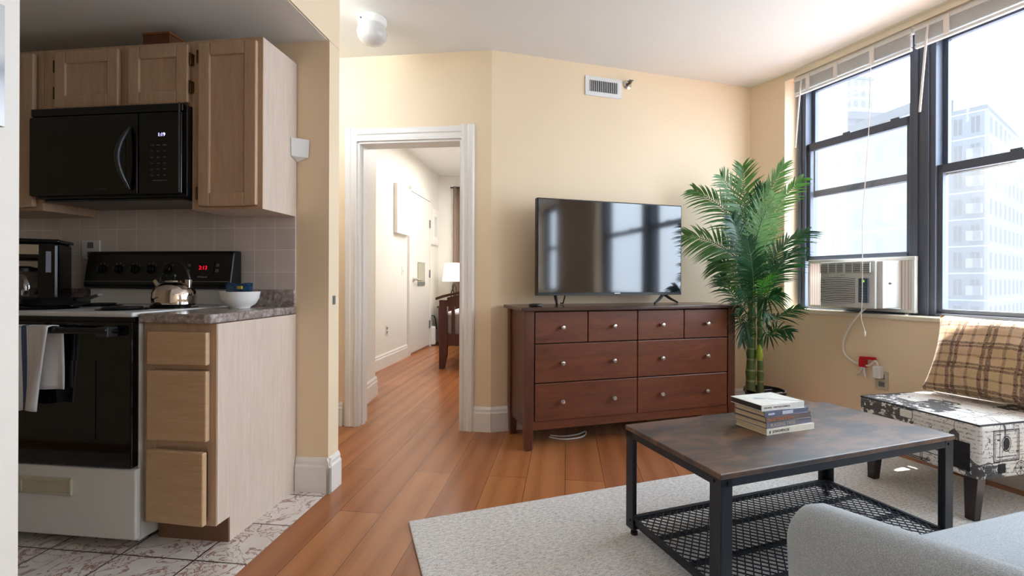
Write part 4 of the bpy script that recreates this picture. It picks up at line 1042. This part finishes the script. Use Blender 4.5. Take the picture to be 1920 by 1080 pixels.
# ---- grey sofa in the near corner
so = thing('sofa', 'grey tweed sofa with a rounded sloping arm', 'sofa', (.586, 1.014, 0), R(17.5))
def arm(x0, mirror=False):
    m = MB(); n = 18; K2 = 12
    th_ = .115
    def prof(s):   # s along the arm from front (0) to back (.86): top height, front lean
        top = .552 + .075 * min(1, s / .5) + .05 * max(0, (s - .5)); return top
    rings = []
    ss = [0, .006, .02, .045, .08] + [.12 + .07 * k for k in range(11)]
    for s in ss:
        e = min(1, s / .05); rnd_ = math.sqrt(max(0, 1 - (1 - e) ** 2))
        top = prof(s) - .05 * (1 - rnd_); half = th_ / 2 * (.55 + .45 * rnd_)
        ring = []
        for k in range(K2 + 1):
            a = math.pi * k / K2
            ring.append((x0 + th_ / 2 - half * math.cos(a), -s, top - th_ / 2 + th_ / 2 * math.sin(a)))
        ring = [(x0 + th_ / 2 - half * .94, -s - .02, .10)] + ring + [(x0 + th_ / 2 + half * .94, -s - .02, .10)]
        rings.append(ring)
    L = len(rings[0]); vs = [p for r in rings for p in r]
    fs = [(i * L + k, i * L + (k + 1) % L, (i + 1) * L + (k + 1) % L, (i + 1) * L + k) for i in range(len(rings) - 1) for k in range(L)]
    fs += [tuple(range(L)), tuple((len(rings) - 1) * L + k for k in range(L))[::-1]]
    m.add(vs, fs, True); return m
arm(0).build('armrest', M['tweed'], so, sharp=60)
arm(1.72).build('armrest', M['tweed'], so, sharp=60)
MB().box(.10, 1.74, -.80, -.03, .12, .30).build('seat_base', M['tweed'], so, bevel=.02, seg=3)
for x0, x1 in ((.118, .915), (.918, 1.718)): MB().box(x0, x1, -.72, -.012, .30, .432).build('seat_cushion', M['tweed'], so, bevel=.035, seg=5)
MB().box(.10, 1.74, -.92, -.76, .12, .62).build('backrest', M['tweed'], so, bevel=.04, seg=4)
for x in (.08, 1.75):
    for y in (-.10, -.84): MB().taper(x, y, .0125, .14, .028, .028, .045, .045).build('leg', M['legwood'], so, bevel=.003)
cu = thing('throw_pillow', 'pale beige pillow standing on the grey sofa', 'pillow', (1.198, .934, .437), R(17.5))
pil(.42, .40, .14).build('cushion', M['tweed_pale'], cu, rot=(R(22), 0, 0))

# ================================================================== BEDROOM THINGS
def on_left(Y, z, off=0): return Vector((WL(Y), Y, z)) + nl * off
pf = thing('picture_frame', 'white canvas picture left of the bedroom closet door', 'picture', on_left(5.99, 1.93), LA)
MB().box(-.23, .23, -.05, -.002, -.31, .31).build('frame', M['trim'], pf, bevel=.003)
MB().box(-.20, .20, -.052, -.049, -.28, .28).build('print', M['print_pale'], pf)
pf = thing('picture_frame', 'white framed soft blue picture past the bedroom closet door', 'picture', on_left(7.52, 1.90), LA)
MB().box(-.20, .20, -.03, -.002, -.30, .30).build('frame', M['trim'], pf, bevel=.003)
MB().box(-.17, .17, -.032, -.029, -.27, .27).build('mat_board', M['print_pale'], pf)
MB().box(-.08, .08, -.034, -.031, -.17, .15).build('print', M['print_sail'], pf)
jd = (s1 - s0); JA = math.atan2(jd.y, jd.x)
outlet('light_switch', 'almond light switch just inside the bedroom doorway', s0.lerp(s1, .58) + Vector((.001, 0, 1.21)), JA, 'light switch', True, 'almond')
outlet('light_switch', 'white light switch beside the bedroom closet door', on_left(6.08, 1.15), LA, 'light switch', True)
outlet('wall_outlet', 'low outlet on the bedroom wall above the baseboard', on_left(5.55, .43), LA)
# bed
bd_ = thing('bed', 'dark wood bed with a slatted footboard', 'bed', (-.845, 5.40, 0), R(-4))
MB().taper(.045, .03, 0, .16, .06, .06, .095, .06, -.016, 0).box(-.003, .093, 0, .06, .16, .80).build('bedpost', M['bedwood'], bd_, bevel=.003)
MB().box(1.40, 1.49, 0, .06, 0, .80).build('bedpost', M['bedwood'], bd_, bevel=.003)
MB().prism([(-.04 + 1.57 * u, .80 + .12 * math.sin(math.pi * u) ** .8) for u in [k / 20 for k in range(21)]] + [(-.04 + 1.57 * u, .83 + .12 * math.sin(math.pi * u) ** .8) for u in [k / 20 for k in range(20, -1, -1)]], -.025, .085, 'y').build('top_rail', M['bedwood'], bd_, bevel=.004)
MB().prism([(.09, .725), (1.40, .725)] + [(1.40 - 1.31 * u, .79 + .12 * math.sin(math.pi * (.08 + .84 * u)) ** .8) for u in [k / 16 for k in range(17)]], .01, .05, 'y').build('cross_rail', M['bedwood'], bd_)
MB().box(.09, 1.40, .01, .05, .27, .40).build('lower_rail', M['bedwood'], bd_)
for k in range(14): MB().box(.140 + k * .09, .178 + k * .09, .015, .045, .40, .725).build('slat', M['bedwood'], bd_)
MB().box(.02, .05, .06, 2.0, .25, .40).build('side_rail', M['bedwood'], bd_)
MB().box(.05, 1.44, .08, 2.05, .36, .66).build('mattress', M['linen'], bd_, bevel=.05, seg=4)
MB().box(0, 1.5, 2.06, 2.12, 0, 1.0).build('headboard', M['bedwood'], bd_, bevel=.004)
# nightstand + lamp
ns = thing('nightstand', 'dark nightstand under the bedroom lamp', 'nightstand', (-.95, 7.44, 0), 0)
MB().box(-.2, .2, -.18, .2, .12, .60).build('cabinet', M['bedwood'], ns, bevel=.004)
MB().box(-.22, .22, -.2, .21, .60, .625).build('top', M['bedwood'], ns, bevel=.003)
for x in (-.17, .17):
    for y in (-.15, .17): MB().box(x - .02, x + .02, y - .02, y + .02, 0, .12).build('leg', M['bedwood'], ns)
la = thing('table_lamp', 'white shaded lamp on the nightstand with dark twisted stem', 'lamp', (-.93, 7.42, .6252), 0)
MB().lathe([(.07, 0), (.07, .012), (.02, .02)], 20).build('base', M['dark_grey'], la)
m = MB()
for k in range(3): m.tube([(.045 * math.sin(math.pi * u) ** .7 * math.cos(k * 2.09 + 3 * u), .045 * math.sin(math.pi * u) ** .7 * math.sin(k * 2.09 + 3 * u), .02 + .34 * u) for u in [i / 14 for i in range(15)]], .009, 7)
m.build('stem', M['dark_grey'], la)
MB().lathe([(.185, .385), (.150, .68), (.148, .68), (.182, .385)], 32).build('lamp_shade', M['shade'], la)
# curtain on far wall
cn = thing('curtain', 'taupe curtain panel on the far bedroom wall', 'curtain', (-.98, 7.76, 0), 0)
MB().grid(lambda u, v: (.55 * u, -.035 - .03 * math.sin(u * 34), .25 + 2.34 * v), 70, 4).build('cloth', M['curtain'], cn, solid=.004)
MB().tube([(-.05, -.04, 2.57), (.7, -.04, 2.57)], .011, 8).build('rod', M['dark_grey'], cn)
# white humidifier-like heater by the wall with its cord
ht = thing('floor_heater', 'small white heater with a black cord on the bedroom floor', 'heater', (-1.30, 7.38, 0), R(10))
MB().box(-.08, .09, -.09, .09, .012, .30).build('case', M['white_plastic'], ht, bevel=.02, seg=3)
MB().box(-.07, .08, -.08, .08, 0, .014).build('foot', M['black'], ht)
MB().tube(spline([(-.02, .03, .30), (-.01, .03, .44), (.06, .03, .46), (.09, .03, .36), (.10, .0, .25)]), .010, 6).build('cord', M['black'], ht)

# ================================================================== OUTSIDE
def building(label, x, y, rot, w, d, h, mat, z0=-30, extras=None):
    b = thing('building', label, 'building', (x, y, z0), R(rot), 'hazy buildings outside the windows')
    MB().box(0, w, 0, d, 0, h - z0).build('walls', mat, b)
    MB().box(-.5, w + .5, -.5, d + .5, h - z0, h - z0 + .8).build('cornice', M['roof'], b)
    return b
HZ_GLOW = 0.5
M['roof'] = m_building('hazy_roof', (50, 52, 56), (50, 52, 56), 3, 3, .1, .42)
mB1 = m_building('hazy_blue_facade', (40, 46, 54), (8, 12, 20), 3.6, 3.2, .5, HZ_GLOW)
mB4 = m_building('hazy_shade_corner', (40, 46, 54), (8, 12, 20), .95, 3.2, .5, HZ_GLOW, .35)
mB5 = m_building('hazy_pale_corner', (52, 52, 52), (20, 24, 32), 2.4, 3.2, .45, HZ_GLOW + .08, .35)
mB2 = m_building('hazy_pale_facade', (50, 50, 50), (18, 22, 30), 2.6, 3.2, .5, HZ_GLOW + .1)
mB3 = m_building('hazy_white_facade', (56, 55, 54), (40, 44, 50), 2.4, 3.0, .3, HZ_GLOW + .2)
# big corner block: near face coloured as if in shade, street face painted paler
p = at(1846, 207, 54); q = at(1768, 207, 57); r = at(1925, 280, 70)
zt_ = p.z; org = Vector((p.x, p.y, -30))
b = thing('building', 'large hazy corner apartment block with flat roof seen in the wide window', 'building', org, 0, 'hazy buildings outside the windows')
e1 = Vector((r.x - p.x, r.y - p.y, 0)); e2 = Vector((q.x - p.x, q.y - p.y, 0))
pol = [(0, 0), (e1.x, e1.y), (e1.x + e2.x * 2, e1.y + e2.y * 2), (e2.x - 3, e2.y + 14), (e2.x, e2.y)]
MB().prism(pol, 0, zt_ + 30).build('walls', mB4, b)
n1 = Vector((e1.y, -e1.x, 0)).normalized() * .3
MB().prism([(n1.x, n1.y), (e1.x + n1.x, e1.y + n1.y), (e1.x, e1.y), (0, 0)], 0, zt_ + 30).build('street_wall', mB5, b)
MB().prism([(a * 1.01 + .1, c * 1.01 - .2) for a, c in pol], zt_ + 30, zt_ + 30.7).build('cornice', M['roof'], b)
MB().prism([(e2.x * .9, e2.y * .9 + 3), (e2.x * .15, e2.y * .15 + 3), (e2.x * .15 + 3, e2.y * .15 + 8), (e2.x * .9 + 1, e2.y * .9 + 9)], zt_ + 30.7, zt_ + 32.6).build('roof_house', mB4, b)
n2 = Vector((-e2.y, e2.x, 0)).normalized() * -1.3
if n2.y > 0: n2 = -n2
for k in range(8):
    a_, c_2 = e2 * .03, e2 * .36
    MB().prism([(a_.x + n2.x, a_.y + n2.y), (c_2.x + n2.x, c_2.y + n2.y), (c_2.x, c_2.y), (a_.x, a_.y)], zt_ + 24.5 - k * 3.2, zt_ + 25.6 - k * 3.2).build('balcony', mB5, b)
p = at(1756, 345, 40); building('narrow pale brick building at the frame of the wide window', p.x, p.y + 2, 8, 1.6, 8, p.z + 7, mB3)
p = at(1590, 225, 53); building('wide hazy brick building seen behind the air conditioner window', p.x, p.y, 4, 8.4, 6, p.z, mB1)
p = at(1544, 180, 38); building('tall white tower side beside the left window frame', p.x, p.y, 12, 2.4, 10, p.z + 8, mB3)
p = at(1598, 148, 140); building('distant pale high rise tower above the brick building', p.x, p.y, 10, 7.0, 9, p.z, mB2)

# ================================================================== LIGHT
w = bpy.data.worlds.new('sky'); sc.world = w; w.use_nodes = True
nt = w.node_tree; nt.nodes.clear()
wo = nt.nodes.new('ShaderNodeOutputWorld'); bg = nt.nodes.new('ShaderNodeBackground')
tcw = nt.nodes.new('ShaderNodeTexCoord'); sx_ = nt.nodes.new('ShaderNodeSeparateXYZ'); rp = nt.nodes.new('ShaderNodeValToRGB')
rp.color_ramp.elements[0].position = .0; rp.color_ramp.elements[0].color = (.56, .66, .78, 1)
rp.color_ramp.elements[1].position = .35; rp.color_ramp.elements[1].color = (.72, .86, 1.0, 1)
nt.links.new(tcw.outputs['Generated'], sx_.inputs[0]); nt.links.new(sx_.outputs['Z'], rp.inputs[0]); nt.links.new(rp.outputs[0], bg.inputs[0])
bg.inputs['Strength'].default_value = 8.5
nt.links.new(bg.outputs[0], wo.inputs[0])
def light(name, kind, loc, energy, color=(1, 1, 1), size=None, size_y=None, rot=None, **kw):
    l = bpy.data.lights.new(name, kind); l.energy = energy; l.color = color
    if kind == 'AREA':
        l.shape = 'RECTANGLE'; l.size = size; l.size_y = size_y or size
    for k, v in kw.items(): setattr(l, k, v)
    o = bpy.data.objects.new(name, l); C.objects.link(o); o.location = loc
    if rot: o.rotation_euler = rot
    return o
# sun, high over the street outside the windows
dirv = Vector((-.933 * math.cos(R(76.3)), -.359 * math.cos(R(76.3)) - .02, -math.sin(R(76.3))))
s = light('sun', 'SUN', (6, 4, 12), 20.0, (1, .96, .9), angle=R(.6)); s.rotation_euler = dirv.to_track_quat('-Z', 'Y').to_euler()
# sky portals in the window openings
for k, (a, b) in enumerate(((.03, .79), (.85, 2.10), (2.25, 3.45), (5.37, 6.48))):
    c = W((a + b) / 2, .30, 1.69)
    p_ = light('window_portal', 'AREA', c, 1, size=b - a, size_y=1.7)
    p_.rotation_euler = Vector((-.933, -.359, 0)).to_track_quat('-Z', 'Y').to_euler()
    p_.data.cycles.is_portal = True
light('bedroom_fill', 'AREA', (-.1, 6.0, 2.72), 42, (1, .98, .95), 1.6, 1.6)  # unseen area light added to brighten the bedroom
light('room_fill', 'AREA', (2.3, -1.0, 2.5), 4, (.92, .96, 1), 1.6, 1.6)  # fill light added behind the camera, no fixture there
# ------------------------------------------------------------------ look
sc.view_settings.view_transform = 'Standard'
sc.view_settings.look = 'None'
sc.view_settings.exposure = .68
sc.view_settings.gamma = 1.0
sc.cycles.max_bounces = 8; sc.cycles.diffuse_bounces = 4; sc.cycles.transparent_max_bounces = 12
sc.cycles.sample_clamp_indirect = 6
